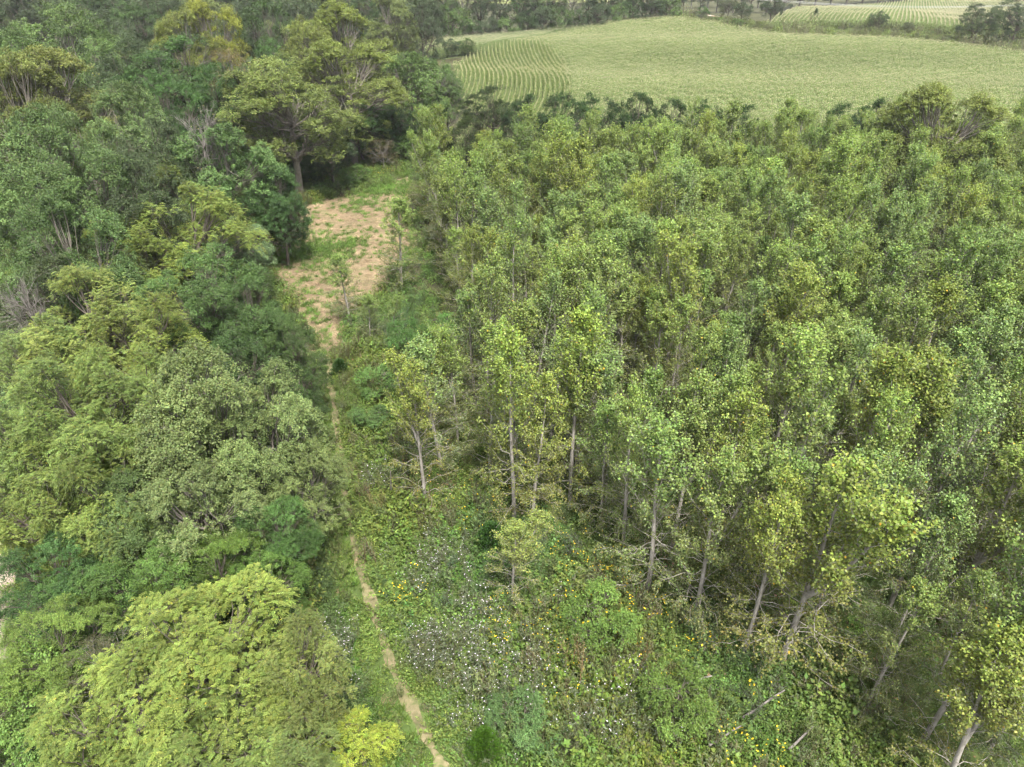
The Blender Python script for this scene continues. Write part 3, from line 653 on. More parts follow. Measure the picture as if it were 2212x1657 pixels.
def plant(name, pr, loc, H, R, rz, tint, label, cat='tree', group=None, lean=(0, 0)):
    tm, cm, h0, r0 = pr
    R = float(np.clip(R, H / h0 * r0 / 1.3, H / h0 * r0 * 1.45))
    e = bpy.data.objects.new(name, None); COL.objects.link(e); e.empty_display_size = .3
    e.location = loc; e.rotation_euler = (lean[0], lean[1], rz); e.scale = (R / r0, R / r0, H / h0)
    tag(e, label, cat, group)
    link('trunk', tm, e)
    if cm:
        c = link('crown', cm, e); c.color = (*tint, 1)
    return e

rt = np.random.default_rng(77)
WOODS = []          # (x, y, R) of trees already standing

def top(name, kind, px, py, w, H, tint, label, cat='tree', group=None, v=None, fat=1.0):
    """tree whose highest point was measured at (px, py), w wide on the grid; H metres tall, or H metres away when H > 30"""
    if H > 30: d = ray(px, py); H = CAM_H + d[2] * H / d[1]
    p = G(px, py, H); dist = np.linalg.norm(p - [0, 0, CAM_H]); R = w / 2 / F * dist * fat
    pr = PR[kind][rt.integers(len(PR[kind])) if v is None else v % len(PR[kind])]
    WOODS.append((p[0], p[1], R))
    return plant(name, pr, (p[0], p[1], -.03), H, R, rt.uniform(0, 6.28), tint, label, cat, group)

def base(name, kind, px, py, py_top, w, tint, label, cat='tree', group=None, v=None):
    """tree whose foot was measured at (px, py) and top at py_top"""
    p = G(px, py); hd = math.hypot(p[0], p[1]); d = ray(px, py_top); H = CAM_H + d[2] * p[1] / d[1] - p[2]
    R = w / 2 / F * np.linalg.norm(p - [0, 0, CAM_H]); pr = PR[kind][rt.integers(len(PR[kind])) if v is None else v % len(PR[kind])]
    WOODS.append((p[0], p[1], R))
    return plant(name, pr, (p[0], p[1], p[2] - .03), H, R, rt.uniform(0, 6.28), tint, label, cat, group)

BT = 'broadleaf_tree'
# nearest woods, lower left
top(BT, 'locust', 395, 1318, 400, 6.6, (1.10, 1.10, 1.0), 'bright yellow-green feathery tree at the bottom left, tallest of that front clump')
top(BT, 'locust', 215, 1470, 340, 5.6, (1.05, 1.08, 1.0), 'yellow-green feathery tree bulging toward the bottom left corner')
top(BT, 'locust', 628, 1372, 215, 5.6, (.95, .90, 1.0), 'olive feathery tree with a bare forked limb, beside the track at bottom')
top(BT, 'locust', 420, 1560, 300, 4.6, (.90, .95, 1.0), 'feathery green tree cut by the bottom edge below the brightest clump')
top(BT, 'locust', 570, 1565, 230, 4.0, (.80, .82, 1.0), 'low olive tree cut by the bottom edge near the lime bush')
top('sumac_bush', 'lime', 765, 1575, 130, 2.6, (1.0, 1.0, 1.0), 'small lime-yellow bush at the bottom beside the grassy lane', 'bush')
top('shrub', 'elm', 95, 1325, 210, 4.8, (2.1, 1.85, 1.3), 'pale yellow-green rounded shrub at the left edge', 'shrub')
top('shrub', 'twiggy', 210, 1395, 170, 4.0, (1.0, 1.0, 1.0), 'thin grey twiggy shrub beside the pale yellow-green shrub', 'shrub')
top('shrub', 'shrub', 45, 1440, 170, 3.6, (1.45, 1.5, 1.3), 'vine-smothered green shrub on the sandy left edge', 'shrub')
top('shrub', 'shrub', 30, 1580, 150, 2.6, (1.1, 1.2, 1.1), 'low green bush over bare sand at the bottom left corner', 'shrub')
top('shrub', 'twiggy', 530, 1345, 140, 3.6, (1.0, .95, .9), 'dull grey-olive twiggy shrub right of the brightest feathery tree', 'shrub')
# band of low trees
top(BT, 'elm', 300, 1205, 270, 4.8, (1.15, 1.20, .9), 'low green tree with yellow-tipped shoots in front of the dark-limbed tree')
top(BT, 'elm', 440, 1180, 250, 5.0, (1.35, 1.30, .8), 'olive-green low tree with sprawling bare branches below the silvery maple')
top(BT, 'elm', 550, 1215, 200, 4.4, (1.20, 1.25, .85), 'low spreading green tree between the silvery maple and the lane')
top(BT, 'elm', 160, 1255, 210, 4.4, (.95, 1.05, .9), 'low dark green tree behind the pale left shrub')
top(BT, 'elm', 575, 1085, 180, 5.4, (.95, 1.10, .9), 'deep green bushy tree at the lane edge below the silver-topped tree')
top(BT, 'elm', 80, 1170, 200, 5.0, (.8, .95, .9), 'dark green bush under the dark-limbed tree at the left edge')
# silvery maples
top(BT, 'maple', 405, 760, 320, 9.8, (1.05, 1.03, 1.0), 'tall pale silvery-green maple left of the dark round trees by the clearing', v=0)
top(BT, 'maple', 545, 812, 250, 8.6, (1.02, 1.03, 1.0), 'silvery-green maple with a curved bare limb beside the dark lane-edge tree', v=1)
top(BT, 'maple', 460, 900, 230, 7.6, (.98, 1.0, .95), 'pale green maple in the middle of the silvery group')
top(BT, 'maple', 410, 1008, 250, 6.8, (1.05, 1.03, 1.05), 'silver-green maple with a domed pale crown below the silvery group', v=2)
top(BT, 'maple', 648, 960, 160, 5.8, (1.08, 1.05, 1.0), 'silver-topped small tree leaning over the grassy lane')
top(BT, 'maple', 260, 1030, 200, 6.0, (.75, .85, .8), 'shaded green tree between the dark-limbed tree and silver-green dome')
# big feathery trees on the left edge
top(BT, 'locust', 140, 775, 330, 9.6, (.86, .92, 1.0), 'large feathery green tree at the left with dark spreading limbs')
top(BT, 'locust', 250, 742, 230, 9.4, (.92, .98, 1.0), 'feathery green tree behind the silvery maples near the left woods')
top(BT, 'locust', 195, 960, 210, 7.4, (.95, .98, 1.0), 'narrow feathery green dome in front of the large dark-limbed tree')
top(BT, 'locust', 20, 850, 240, 8.6, (.85, .92, 1.0), 'feathery green tree half cut by the left edge')
top(BT, 'locust', 55, 980, 240, 7.2, (1.0, 1.02, 1.0), 'bright-tipped feathery tree low on the left edge above the sand')
top(BT, 'locust', 285, 905, 190, 7.0, (.85, .9, .95), 'feathery green tree wedged against the pale maple group')
top(BT, 'locust', 175, 590, 300, 9.8, (1.12, 1.08, 1.15), 'pale yellow-green feathery tree in the left middle, broadest of its kind')
top(BT, 'locust', 280, 645, 220, 8.8, (1.08, 1.05, .95), 'yellow-green feathery tree touching the dark elm')
top(BT, 'locust', 55, 690, 200, 8.6, (.95, 1.02, 1.25), 'soft green feathery tree at the left edge beside bare grey poles')
top('dead_tree', 'bare', 35, 615, 110, 8.8, (1, 1, 1), 'bare grey dead tree at the left edge', 'dead tree', v=0)
# dark trees around the clearing
top(BT, 'elm', 430, 548, 280, 9.4, (1.15, 1.18, 1.1), 'broad dark green tree left of the clearing with pale shoot tips', v=0)
top(BT, 'elm', 520, 605, 180, 8.0, (1.0, 1.04, 1.0), 'dark green tree shouldering into the clearing edge', v=1)
top(BT, 'elm', 618, 690, 145, 6.6, (.92, .90, .85), 'round very dark tree where the lane leaves the clearing', v=2)
top(BT, 'elm', 622, 795, 130, 5.2, (.78, .80, .75), 'low very dark tree overhanging the narrow lane')
top(BT, 'elm', 500, 720, 200, 6.6, (.85, .88, .9), 'shaded dark tree below the broad dark green tree')
top('shrub', 'elm', 545, 575, 75, 5.0, (.95, .9, .8), 'small dark shrub at the clearing corner', 'shrub')
top('shrub', 'maple', 512, 480, 120, 6.0, (.85, .95, 1.2), 'small silvery-blue-green shrub beside the yellow-green feathery tree', 'shrub')
top(BT, 'locust', 370, 408, 290, 10.2, (1.05, 1.05, .95), 'yellow-green feathery tree in the left woods facing the clearing')
top(BT, 'locust', 250, 470, 220, 9.6, (.98, .98, .9), 'olive feathery tree left of the yellow-green one facing the clearing')
top(BT, 'locust', 365, 342, 140, 9.8, (1.05, 1.05, 1.1), 'small light-green feathery tree behind the yellow-green one')
top(BT, 'oak', 90, 545, 250, 9.4, (1.15, 1.1, 1.05), 'dull grey-green tree at the left edge behind the pale feathery one')
top(BT, 'oak', 195, 520, 180, 8.6, (1.15, 1.05, .9), 'dull olive-grey tree between the feathery trees')
top(BT, 'oak', 470, 365, 140, 8.2, (1.0, .90, .75), 'round dark olive bushy tree near the clearing')
top('shrub', 'twiggy', 548, 428, 75, 6.2, (1.5, 1.2, .9), 'brownish thin shrub with yellow top near the clearing', 'shrub')
top(BT, 'elm', 585, 365, 125, 8.4, (.82, .95, .95), 'deep green tree at the clearing edge left of the tall trunk')
top(BT, 'elm', 540, 330, 160, 9.4, (1.0, 1.12, 1.0), 'green leafy tree behind the deep green clearing-edge tree')
top(BT, 'elm', 605, 420, 90, 5.6, (.75, .85, .85), 'low dark green tree drooping onto the straw')
# left upper woods
top(BT, 'maple', 60, 235, 210, 54, (.72, .85, .78), 'large deep green tree at the left edge with layered tufts')
top(BT, 'maple', 150, 232, 150, 57, (.78, .88, .85), 'deep green tufted tree beside the large left-edge one')
top(BT, 'maple', 60, 345, 190, 44, (.70, .82, .75), 'dark green tufted tree on the left edge in the upper woods')
top(BT, 'maple', 175, 320, 140, 47, (.66, .78, .72), 'dark tufted tree right of the left-edge group')
top(BT, 'maple', 110, 430, 190, 38, (.55, .68, .62), 'very dark green tree below the tufted left-edge group')
top(BT, 'maple', 265, 175, 160, 64, (.85, .95, .95), 'grey-green tree between the olive dome and the dark round crown')
top(BT, 'oak', 310, 260, 170, 56, (.95, .95, .95), 'dark grey-green tree in a hollow of the upper woods')
top(BT, 'oak', 250, 350, 130, 46, (.8, .8, .8), 'shaded dark tree deep in the left woods')
top(BT, 'maple', 460, 270, 230, 58, (.72, .90, .80), 'green tree streaked with bare grey limbs in front of the tall trunk')
top('dead_tree', 'bare', 430, 262, 90, 58, (1, 1, 1), 'bare grey branches rising through the green tree left of the tall trunk', 'dead tree', v=1)
top(BT, 'cotton', 90, 98, 270, 74, (1.05, .95, .8), 'huge olive rounded tree at the upper left edge', v=0)
top(BT, 'cotton', 10, 110, 160, 68, (.98, .92, .8), 'olive tree cut by the upper left edge beside the huge rounded one', v=1)
top(BT, 'maple', 95, 10, 190, 100, (.82, .92, .85), 'light green lumpy tree in the top left corner')
top(BT, 'maple', 20, 60, 110, 86, (.75, .88, .8), 'green tree at the top left edge below the lumpy one')
top(BT, 'maple', 165, 48, 120, 92, (.72, .85, .75), 'green tree behind the huge olive dome')
top(BT, 'oak', 255, 80, 120, 88, (1.0, 1.05, 1.0), 'green crown behind the dark round one in the upper woods')
top(BT, 'elm', 380, 82, 240, 86, (.98, 1.12, 1.0), 'big dark green round crown in the upper left woods', v=1)
top(BT, 'elm', 340, 150, 150, 74, (.85, 1.0, .9), 'dark green crown in front of the big round one')
top(BT, 'elm', 460, 140, 140, 78, (.8, .92, .85), 'dark green crown left of the broad olive tree')
top(BT, 'cotton', 385, 20, 120, 108, (1.02, .95, .75), 'olive tree behind a broken dead snag')
base('dead_snag', 'bare', 452, 118, 50, 34, (1, 1, 1), 'broken pale dead snag sticking up over the upper woods', 'dead tree', v=0)
base(BT, 'cotton', 648, 425, 122, 285, (1.0, 1.0, .85), 'broad olive tree with a tall bare trunk at the head of the clearing', v=1)
top(BT, 'cotton', 735, 84, 235, 90, (1.12, 1.10, .85), 'tall yellow-olive tree above the end of the clearing', v=2)
top(BT, 'cotton', 730, 2, 190, 108, (1.15, 1.12, .85), 'tallest yellow-green tree at the top of the woods', v=0)
top(BT, 'cotton', 655, 40, 110, 100, (1.08, 1.02, .85), 'yellow-green tree just left of the tallest one')
top('shrub', 'twiggy', 500, 105, 70, 84, (1.6, 1.3, 1.0), 'straw-coloured thin tree left of the broad olive one')
top(BT, 'elm', 575, 90, 110, 92, (.95, 1.05, 1.0), 'dark green tree behind the broad olive one')
top(BT, 'maple', 885, 112, 150, 98, (.80, .95, .80), 'bright green leafy tree at the corner of the cornfield')
top(BT, 'maple', 940, 130, 100, 100, (.70, .86, .75), 'green tree touching the corn rows')
base(BT, 'elm', 790, 355, 215, 130, (.75, .85, .85), 'dark green tree at the head of the clearing')
base(BT, 'elm', 860, 345, 230, 120, (.70, .80, .80), 'dark green tree closing the end of the clearing')
base(BT, 'oak', 720, 400, 290, 110, (.70, .75, .75), 'shaded dark tree beside the tall bare trunk')
base(BT, 'elm', 920, 345, 240, 90, (.72, .85, .85), 'dark tree between the clearing and the plantation')
base('dead_tree', 'bare', 965, 320, 168, 100, (1, 1, 1), 'grey leafless tree at the near corner of the corn rows', 'dead tree', v=1)
base('shrub', 'shrub', 770, 405, 360, 70, (.8, .9, .8), 'low dark bush at the back of the clearing', 'shrub')
base('shrub', 'twiggy', 830, 370, 300, 70, (.9, .75, .7), 'brown tangled shrub at the head of the clearing', 'shrub')
for i, (px, pt, w, tn) in enumerate([(1065, 188, 110, (.95, .88, .85)), (1140, 205, 90, (.82, .95, .85)), (1215, 198, 100, (.78, .92, .82)), (1290, 205, 95, (.74, .88, .80)), (1375, 200, 85, (.76, .92, .8)), (1010, 255, 70, (.9, .8, .7)), (1450, 214, 80, (.8, .95, .8)), (1530, 220, 80, (.85, 1., .8)), (1830, 226, 70, (.8, .95, .8)), (1620, 228, 80, (.85, 1., .8)), (1900, 215, 80, (.85, 1., .8))]):
    top(BT, 'elm', px, pt, w * 1.25, 9.0 + .5 * (i % 3), tuple(np.array(tn) * .62), ['olive-dark', 'dark green', 'deep green', 'dark', 'leafy dark', 'small brownish', 'green', 'plain green', 'dusky', 'dense green', 'shadowy green'][i] + ' hedge tree behind the plantation, %s' % ['below the corn rows', 'under the middle of the corn rows', 'under the right end of the corn rows', 'just right of the corn rows', 'right of the row block', 'beside the grey leafless tree', 'at the field edge, centre', 'at the field edge, right of centre', 'left of the big olive dome', 'halfway to the big olive dome', 'touching the big olive dome'][i], group='hedge behind the plantation')
top(BT, 'cotton', 2060, 182, 240, 13.5, (1.15, 1.1, .85), 'big olive dome rising above the plantation at the right', v=2)

# shrubs and bushes in the field and along the hedge
HG = 'scattered trees along the far hedge'
base('shrub', 'oak', 975, 124, 84, 60, (.95, 1., 1.), 'grey-green bush standing between two cornfields', 'shrub')
base('shrub', 'elm', 1008, 120, 82, 50, (1.2, 1.15, .9), 'brown-green bush beside the grey-green one between the cornfields', 'shrub')
base('shrub', 'elm', 1515, 47, 14, 44, (1.0, 1.1, .9), 'round dense green bush at the far edge of the cornfield', 'bush', HG)
base(BT, 'oak', 1600, 47, 4, 70, (1.0, 1.0, 1.05), 'grey-green hedge tree left of the dark leaning one', group=HG)
base(BT, 'oak', 1570, 40, -6, 60, (1.3, 1.1, 1.1), 'greyish thin-topped hedge tree behind the round bush', group=HG)
base(BT, 'oak', 1662, 50, -4, 72, (.85, .85, .9), 'dark leaning hedge tree beside the power lines', group=HG)
base('shrub', 'shrub', 1590, 58, 40, 40, (1.1, 1.2, 1.), 'bright green bush at the hedge foot under the dark tree', 'bush', HG)
base('shrub', 'shrub', 1550, 52, 36, 26, (1.2, 1.2, 1.), 'small green bush right of the round dense one', 'bush', HG)
base('cedar_tree', 'cedar', 1757, 52, 16, 26, (1.0, .9, 1.0), 'narrow dark cedar standing alone at the hedge', 'tree', HG)
base('shrub', 'shrub', 1733, 52, 40, 28, (1.0, .95, .9), 'brownish bush left of the narrow cedar', 'bush', HG)
base('shrub', 'shrub', 1794, 56, 44, 24, (.9, .95, 1.1), 'small grey-green bush right of the narrow cedar', 'bush', HG)
base('shrub', 'shrub', 1840, 62, 52, 26, (1.0, .95, .8), 'low brown-green bush between cedar and forked tree', 'bush', HG)
base(BT, 'oak', 1892, 68, 24, 80, (1.0, 1.1, .95), 'forked green hedge tree in front of the distant striped field', group=HG)
base('shrub', 'oak', 1955, 76, 48, 62, (1.3, 1.1, 1.2), 'greyish bush right of the forked hedge tree', 'bush', HG)
base('shrub', 'shrub', 2000, 80, 66, 34, (.9, 1., 1.), 'low green bush left of the big dark hedge trees', 'bush', HG)
base('shrub', 'shrub', 2035, 92, 74, 40, (1.2, .95, 1.0), 'purplish low bush at the foot of the big dark hedge trees', 'bush', HG)
base(BT, 'oak', 2100, 100, 8, 150, (1.0, 1.0, .95), 'big dark spreading hedge tree at the right', group=HG)
base(BT, 'oak', 2180, 104, -8, 110, (.92, .95, .92), 'dark hedge tree cut by the right edge', group=HG)
base('shrub', 'shrub', 1770, 86, 74, 34, (1.1, 1.2, 1.), 'low bush in the yellow-green weeds below the cedar', 'bush', HG)

# far line of trees along the top
k = 0
sides_ = ['grey-green', 'dark', 'dull green', 'bluish', 'brown-green', 'dense', 'ragged', 'leafy']
line_px = [(600, 90), (640, 92), (685, 93), (730, 94), (775, 94), (822, 92), (850, 90), (885, 88), (925, 84), (960, 82), (1000, 78), (1040, 74), (1080, 70), (1120, 66), (1155, 64), (1190, 61), (1230, 57), (1270, 52), (1310, 46), (1345, 42), (1385, 40), (1425, 36)]
words = ['first', 'second', 'third', 'fourth', 'fifth', 'sixth', 'seventh', 'eighth', 'ninth', 'tenth', 'eleventh', 'twelfth', 'thirteenth', 'fourteenth', 'fifteenth', 'sixteenth', 'seventeenth', 'eighteenth', 'nineteenth', 'twentieth', 'twenty-first', 'twenty-second', 'twenty-third', 'twenty-fourth', 'twenty-fifth', 'twenty-sixth', 'twenty-seventh', 'twenty-eighth', 'twenty-ninth', 'thirtieth', 'thirty-first', 'thirty-second', 'thirty-third', 'thirty-fourth', 'thirty-fifth', 'thirty-sixth']
for k, (px, py) in enumerate(line_px):
    kind = ['oak', 'elm', 'oak', 'cotton', 'twiggy', 'oak'][k % 6]; g = .82 + .35 * rt.random(); hgt = 15 + 5 * rt.random() if k < 8 else 11 + 6 * rt.random()
    p = G(px, py + 14); R = rt.uniform(3.4, 4.8) * (1.25 if k < 8 else 1)
    if px > 1400: hgt = 10
    WOODS.append((p[0], p[1], R)); plant(BT, PR[kind][k % len(PR[kind])], (p[0], p[1], p[2] - .05), hgt, R, rt.uniform(0, 6.28), (g * (.85 if kind == 'cotton' else 1), g, g * 1.1), '%s tree in the line behind the far cornfield, %s from left' % (sides_[k % 8], words[k]), 'tree', 'far line of trees')
for k, (px, py) in enumerate(line_px[6:]):
    p = G(px + 18, py + 18); g = .95 + .3 * rt.random()
    plant('shrub', PR[['shrub', 'elm', 'oak'][k % 3]][k % 2], (p[0], p[1], p[2] - .05), rt.uniform(5.5, 9), rt.uniform(2.8, 4.0), rt.uniform(0, 6.28), (g, g, g * 1.1), 'rounded bush at the foot of the far tree line, %s from left' % words[k], 'bush', 'bushes below the far tree line')
for k in range(34):
    px = -30 + 43 * (k % 22) + rt.uniform(-12, 12); Yd = (168 if k < 22 else 205) + rt.uniform(-12, 12); d = ray(px, 20); x = d[0] / d[1] * Yd
    if k >= 22: x = rt.uniform(-150, 0)
    g = .8 + .35 * rt.random(); kind = ['oak', 'elm', 'cotton'][k % 3]
    plant(BT, PR[kind][k % len(PR[kind])], (x, Yd, -.05), rt.uniform(15, 20), rt.uniform(5, 7.5), rt.uniform(0, 6.28), (g, g, g * 1.1), 'hazy tree of the far bottomland woods along the top, %s counted from left' % words[k], 'tree', 'far bottomland woods')
# woods behind, top left
for k, (px, py, w, H) in enumerate([(215, 20, 110, 122), (285, 5, 130, 129), (345, 25, 100, 136), (430, -5, 130, 143), (500, 10, 130, 150), (560, -8, 130, 117), (500, 55, 90, 124), (590, 45, 90, 131), (330, -20, 120, 138), (180, -15, 120, 145), (60, -20, 140, 152), (230, 75, 90, 119), (545, 55, 110, 126), (470, 60, 90, 133), (640, -10, 120, 140), (840, -14, 110, 147), (905, -10, 90, 154)]):
    kind = ['oak', 'elm', 'oak', 'cotton'][k % 4]; g = .8 + .3 * rt.random()
    top(BT, kind, px, py, w, H, (g * 1.02, g, g * 1.08), '%s crown among the far woods at the top, %s of them' % (sides_[k % 8], words[k]), group='far woods at the top left')
top(BT, 'cotton', 445, -2, 80, 112, (1.6, 1.4, .8), 'yellowing tree at the top edge above the snag')
# woods beyond the striped field, top right
for k in range(9):
    px = 1690 + k * 34; p = G(px, 22 - k * 2.2); g = .7 + .25 * rt.random()
    plant(BT, PR['oak'][k % 2], (p[0], p[1], p[2] - .05), 15, 6.5, rt.uniform(0, 6.28), (g, g, g * 1.15), 'dark tree in the wood above the striped field, %s from the left' % words[k], 'tree', 'far wood behind the striped field')
for k in range(16):
    px = 1420 + k * 18; p = G(px, 18 + 10 * (k % 2)); g = .9 + .3 * rt.random()
    plant(BT, PR[['twiggy', 'oak'][k % 2]][k % 2], (p[0], p[1], p[2] - .05), 10 + 4 * rt.random(), 4.6, rt.uniform(0, 6.28), (g, g, g * 1.1), 'thin grey-stemmed tree behind the round bush, %s from the left' % words[k], 'tree', 'thin wood behind the far hedge')

# understorey that fills the woods between the measured trees
WOODLAND = [tuple(G(*p)[:2]) for p in [(-60, 1700), (640, 1700), (640, 1500), (600, 1300), (640, 1150), (650, 1000), (640, 880), (600, 760), (540, 620), (520, 540), (570, 470), (680, 425), (780, 400), (880, 365), (930, 330), (950, 250)]] + [(-20, 118), (-40, 150), (-120, 160), (-60, 60), (-30, 20)]
WW = np.array(WOODS); Q = jgrid(-110, 0, 8, 150, 4.4, rt); Q = Q[inpoly(Q, WOODLAND)]
Q = Q[np.abs(Q[:, 0]) < .80 * Q[:, 1] + 6]; Q = Q[dline(Q, SANDL)[0] > 3.2]
dn = np.sqrt(((Q[:, None] - WW[None, :, :2]) ** 2).sum(-1)).min(1); Q = Q[dn > 1.7]; Q = Q[np.argsort(Q[:, 1])]; Q = Q[(dline(Q, CLEAR + CLEAR[:1])[0] > 4.2) & (dline(Q, LANE_L)[0] > 2.6)]
for k, p in enumerate(Q[:150]):
    near = p[1] < 40; H = rt.uniform(1.8, 3.2) if near else rt.uniform(3, 6); kind = ['elm', 'shrub', 'oak', 'elm'][k % 4]; g = .7 + .3 * rt.random()
    row, pos = k // 12, k % 12
    plant('understorey_tree', PR[kind][k % len(PR[kind])], (p[0], p[1], -.03), H, H * rt.uniform(.42, .6), rt.uniform(0, 6.28), (g, g * 1.08, g * .95), 'low understorey tree in the left woods, %s clump out, %s of it' % (words[row], words[pos]), 'tree', 'understorey of the left woods')

# ------------------------------------------------------------------ the cottonwood plantation: planted rows, every tree its own object
rp = np.random.default_rng(41)
ang = math.radians(33); c_, s_ = math.cos(ang), math.sin(ang); trees = []
sp_r, sp_t = 2.75, 2.5
for i in range(-7, 38):
    for j in range(-30, 34):
        u, v = j * sp_t + rp.normal(0, .42), i * sp_r + rp.normal(0, .38)
        x, y = 4 + u * c_ + v * s_, 30 - u * s_ * .55 + v * c_
        trees.append((x, y, i))
T_ = np.array(trees); k = inpoly(T_[:, :2], PLANT) & (np.abs(T_[:, 0]) < .725 * (T_[:, 1] * CP + (CAM_H - 4) * SP) + 2.0) & (T_[:, 1] < 82) & ~inpoly(T_[:, :2], CLEAR)
T_ = T_[k]; T_ = T_[rp.random(len(T_)) > .07]
dist = np.hypot(T_[:, 0], T_[:, 1]); order = np.argsort(dist); T_ = T_[order]
print('plantation trees', len(T_))
rowids = sorted(set(T_[:, 2].astype(int))); PG = 'young cottonwoods of the plantation'
tone = [((1.0, 1.0, 1.0), 'green'), ((1.12, 1.04, .85), 'yellowish'), ((.92, .98, 1.15), 'greyish'), ((.95, .92, .85), 'olive'), ((1.06, 1.10, 1.0), 'bright'), ((.86, .94, .95), 'dull')]
cnt = {}
ind = T_[:300]; rest = T_[300:]
for t in ind[np.lexsort((ind[:, 0], ind[:, 2]))]:
    ri = rowids.index(int(t[2])); cnt[ri] = cnt.get(ri, 0) + 1
    H = 8.5 + rp.normal(0, 1.0) + .8 * vnoise(t[0] * .08, t[1] * .08, 51); 
    edge = dline(t[None, :2], PLANT[:9])[0][0] < 3.0
    if edge: H *= rp.uniform(.86, 1.05)
    tn, tw_ = tone[rp.integers(len(tone))]; tn = np.array(tn) * np.exp(rp.normal(0, .06)) * (1 + .10 * vnoise(t[0] * .12, t[1] * .12, 52))
    R = rp.uniform(1.6, 2.35) * (H / 10) ** .6
    plant('cottonwood_tree', PR['sap'][rp.integers(14)], (t[0], t[1], -.03), H, R, rp.uniform(0, 6.28), tuple(tn), '%s young cottonwood, %s tree of the %s plantation row' % (tw_, words[min(cnt[ri], 36) - 1], words[min(ri, 35)]), 'tree', PG, (rp.normal(0, .035), rp.normal(0, .035)))
if len(rest):        # past three hundred: the farthest of the stand as one mass
    n = len(rest); r2 = rp.integers(0, 6, n); H = (8.5 + rp.normal(0, 1.0, n)) / 10; w2 = H ** .6 * rp.uniform(.75, 1.05, n)
    P2 = np.stack([rest[:, 0], rest[:, 1], np.full(n, -.03)], 1); ro = np.stack([0 * H, 0 * H, rp.uniform(0, 6.28, n)], 1); sc2 = np.stack([w2, w2, H], 1)
    scatter('cottonwood_stand', np.concatenate([P2, P2]), np.concatenate([ro, ro]), np.concatenate([sc2, sc2]), np.concatenate([r2, r2 + 6]), np.ones((2 * n, 3)), [p_[0] for p_ in PR['sap'][:6]] + [p_[1] for p_ in PR['sap'][:6]], 'farthest young cottonwoods of the plantation merging into one mass', 'trees')

# individually measured young cottonwoods at the edges
YG = 'cottonwoods standing apart at the plantation edge'
base('cottonwood_tree', 'sap', 755, 690, 555, 95, (.98, 1.05, 1.0), 'slender young cottonwood standing alone on the straw beside the lane', group=YG, v=3)
base('cottonwood_tree', 'sap', 868, 625, 440, 150, (1.05, 1.12, 1.0), 'full young cottonwood jutting into the clearing', group=YG, v=0)
base('cottonwood_tree', 'sap', 800, 735, 640, 105, (.95, 1.0, 1.0), 'short cottonwood sapling over the brambles by the clearing mouth', group=YG, v=5)
base('cottonwood_tree', 'sap', 850, 720, 640, 100, (.95, 1.02, 1.0), 'second short sapling right of the clearing mouth', group=YG, v=6)
base('cottonwood_tree', 'sap', 918, 1085, 800, 140, (1.1, 1.0, .8), 'half-bare pale cottonwood at the corner nearest the lane', group=YG, v=4)
base('cottonwood_tree', 'sap', 1110, 1130, 735, 170, (1.12, 1.12, .85), 'bright yellow-green cottonwood at the front centre of the plantation', group=YG, v=0)
base('cottonwood_tree', 'sap', 1230, 1105, 700, 180, (1.15, 1.14, .85), 'tallest bright cottonwood of the front centre', group=YG, v=3)
base('cottonwood_tree', 'sap', 1108, 1310, 1140, 130, (1.2, 1.1, 1.1), 'small pale sapling standing alone among the meadow flowers', group=YG, v=4)
base('cottonwood_tree', 'sap', 1600, 1430, 1040, 160, (1.12, 1.02, .8), 'straight slim cottonwood with a clear pale trunk at the meadow edge', group=YG, v=4)
base('cottonwood_tree', 'sap', 1685, 1440, 1000, 230, (1.05, 1.0, .8), 'forked cottonwood with a thick pale trunk at the meadow edge', group=YG, v=1)
base('juniper_bush', 'juniper', 737, 812, 775, 42, (1, 1, 1), 'round dark green juniper beside the lane below the clearing', 'bush', v=0)
base('juniper_bush', 'juniper', 1048, 1650, 1575, 70, (1.5, 1.5, .8), 'small olive-green juniper at the bottom beside the track', 'bush', v=1)
base('juniper_bush', 'juniper', 1062, 1190, 1130, 70, (.95, 1.05, 1.), 'dark green juniper in the weeds below the front cottonwoods', 'bush', v=0)
for k, (px, py, pt, w, tn, lb) in enumerate([(1290, 1400, 1290, 150, (1.2, 1.25, 1.), 'bright green bush beside the yellow flowers'), (880, 770, 690, 90, (.85, 1.1, 1.), 'dark green bramble heap right of the juniper'), (960, 760, 680, 100, (.85, 1.1, 1.), 'dark green bramble heap under the short saplings'), (830, 860, 790, 110, (.95, 1.1, 1.), 'green bramble mound along the lane below the juniper'), (800, 930, 880, 90, (.9, 1., 1.1), 'grey-green bramble mound at the lane edge'), (1450, 1560, 1460, 150, (1.25, 1.25, 1.), 'yellow-green spreading weed clump in the lower meadow'), (1120, 1590, 1530, 130, (.95, 1.05, 1.25), 'grey-green leafy clump behind the olive juniper')]):
    base('bramble_bush', 'shrub', px, py, pt, w, tn, lb, 'bush')

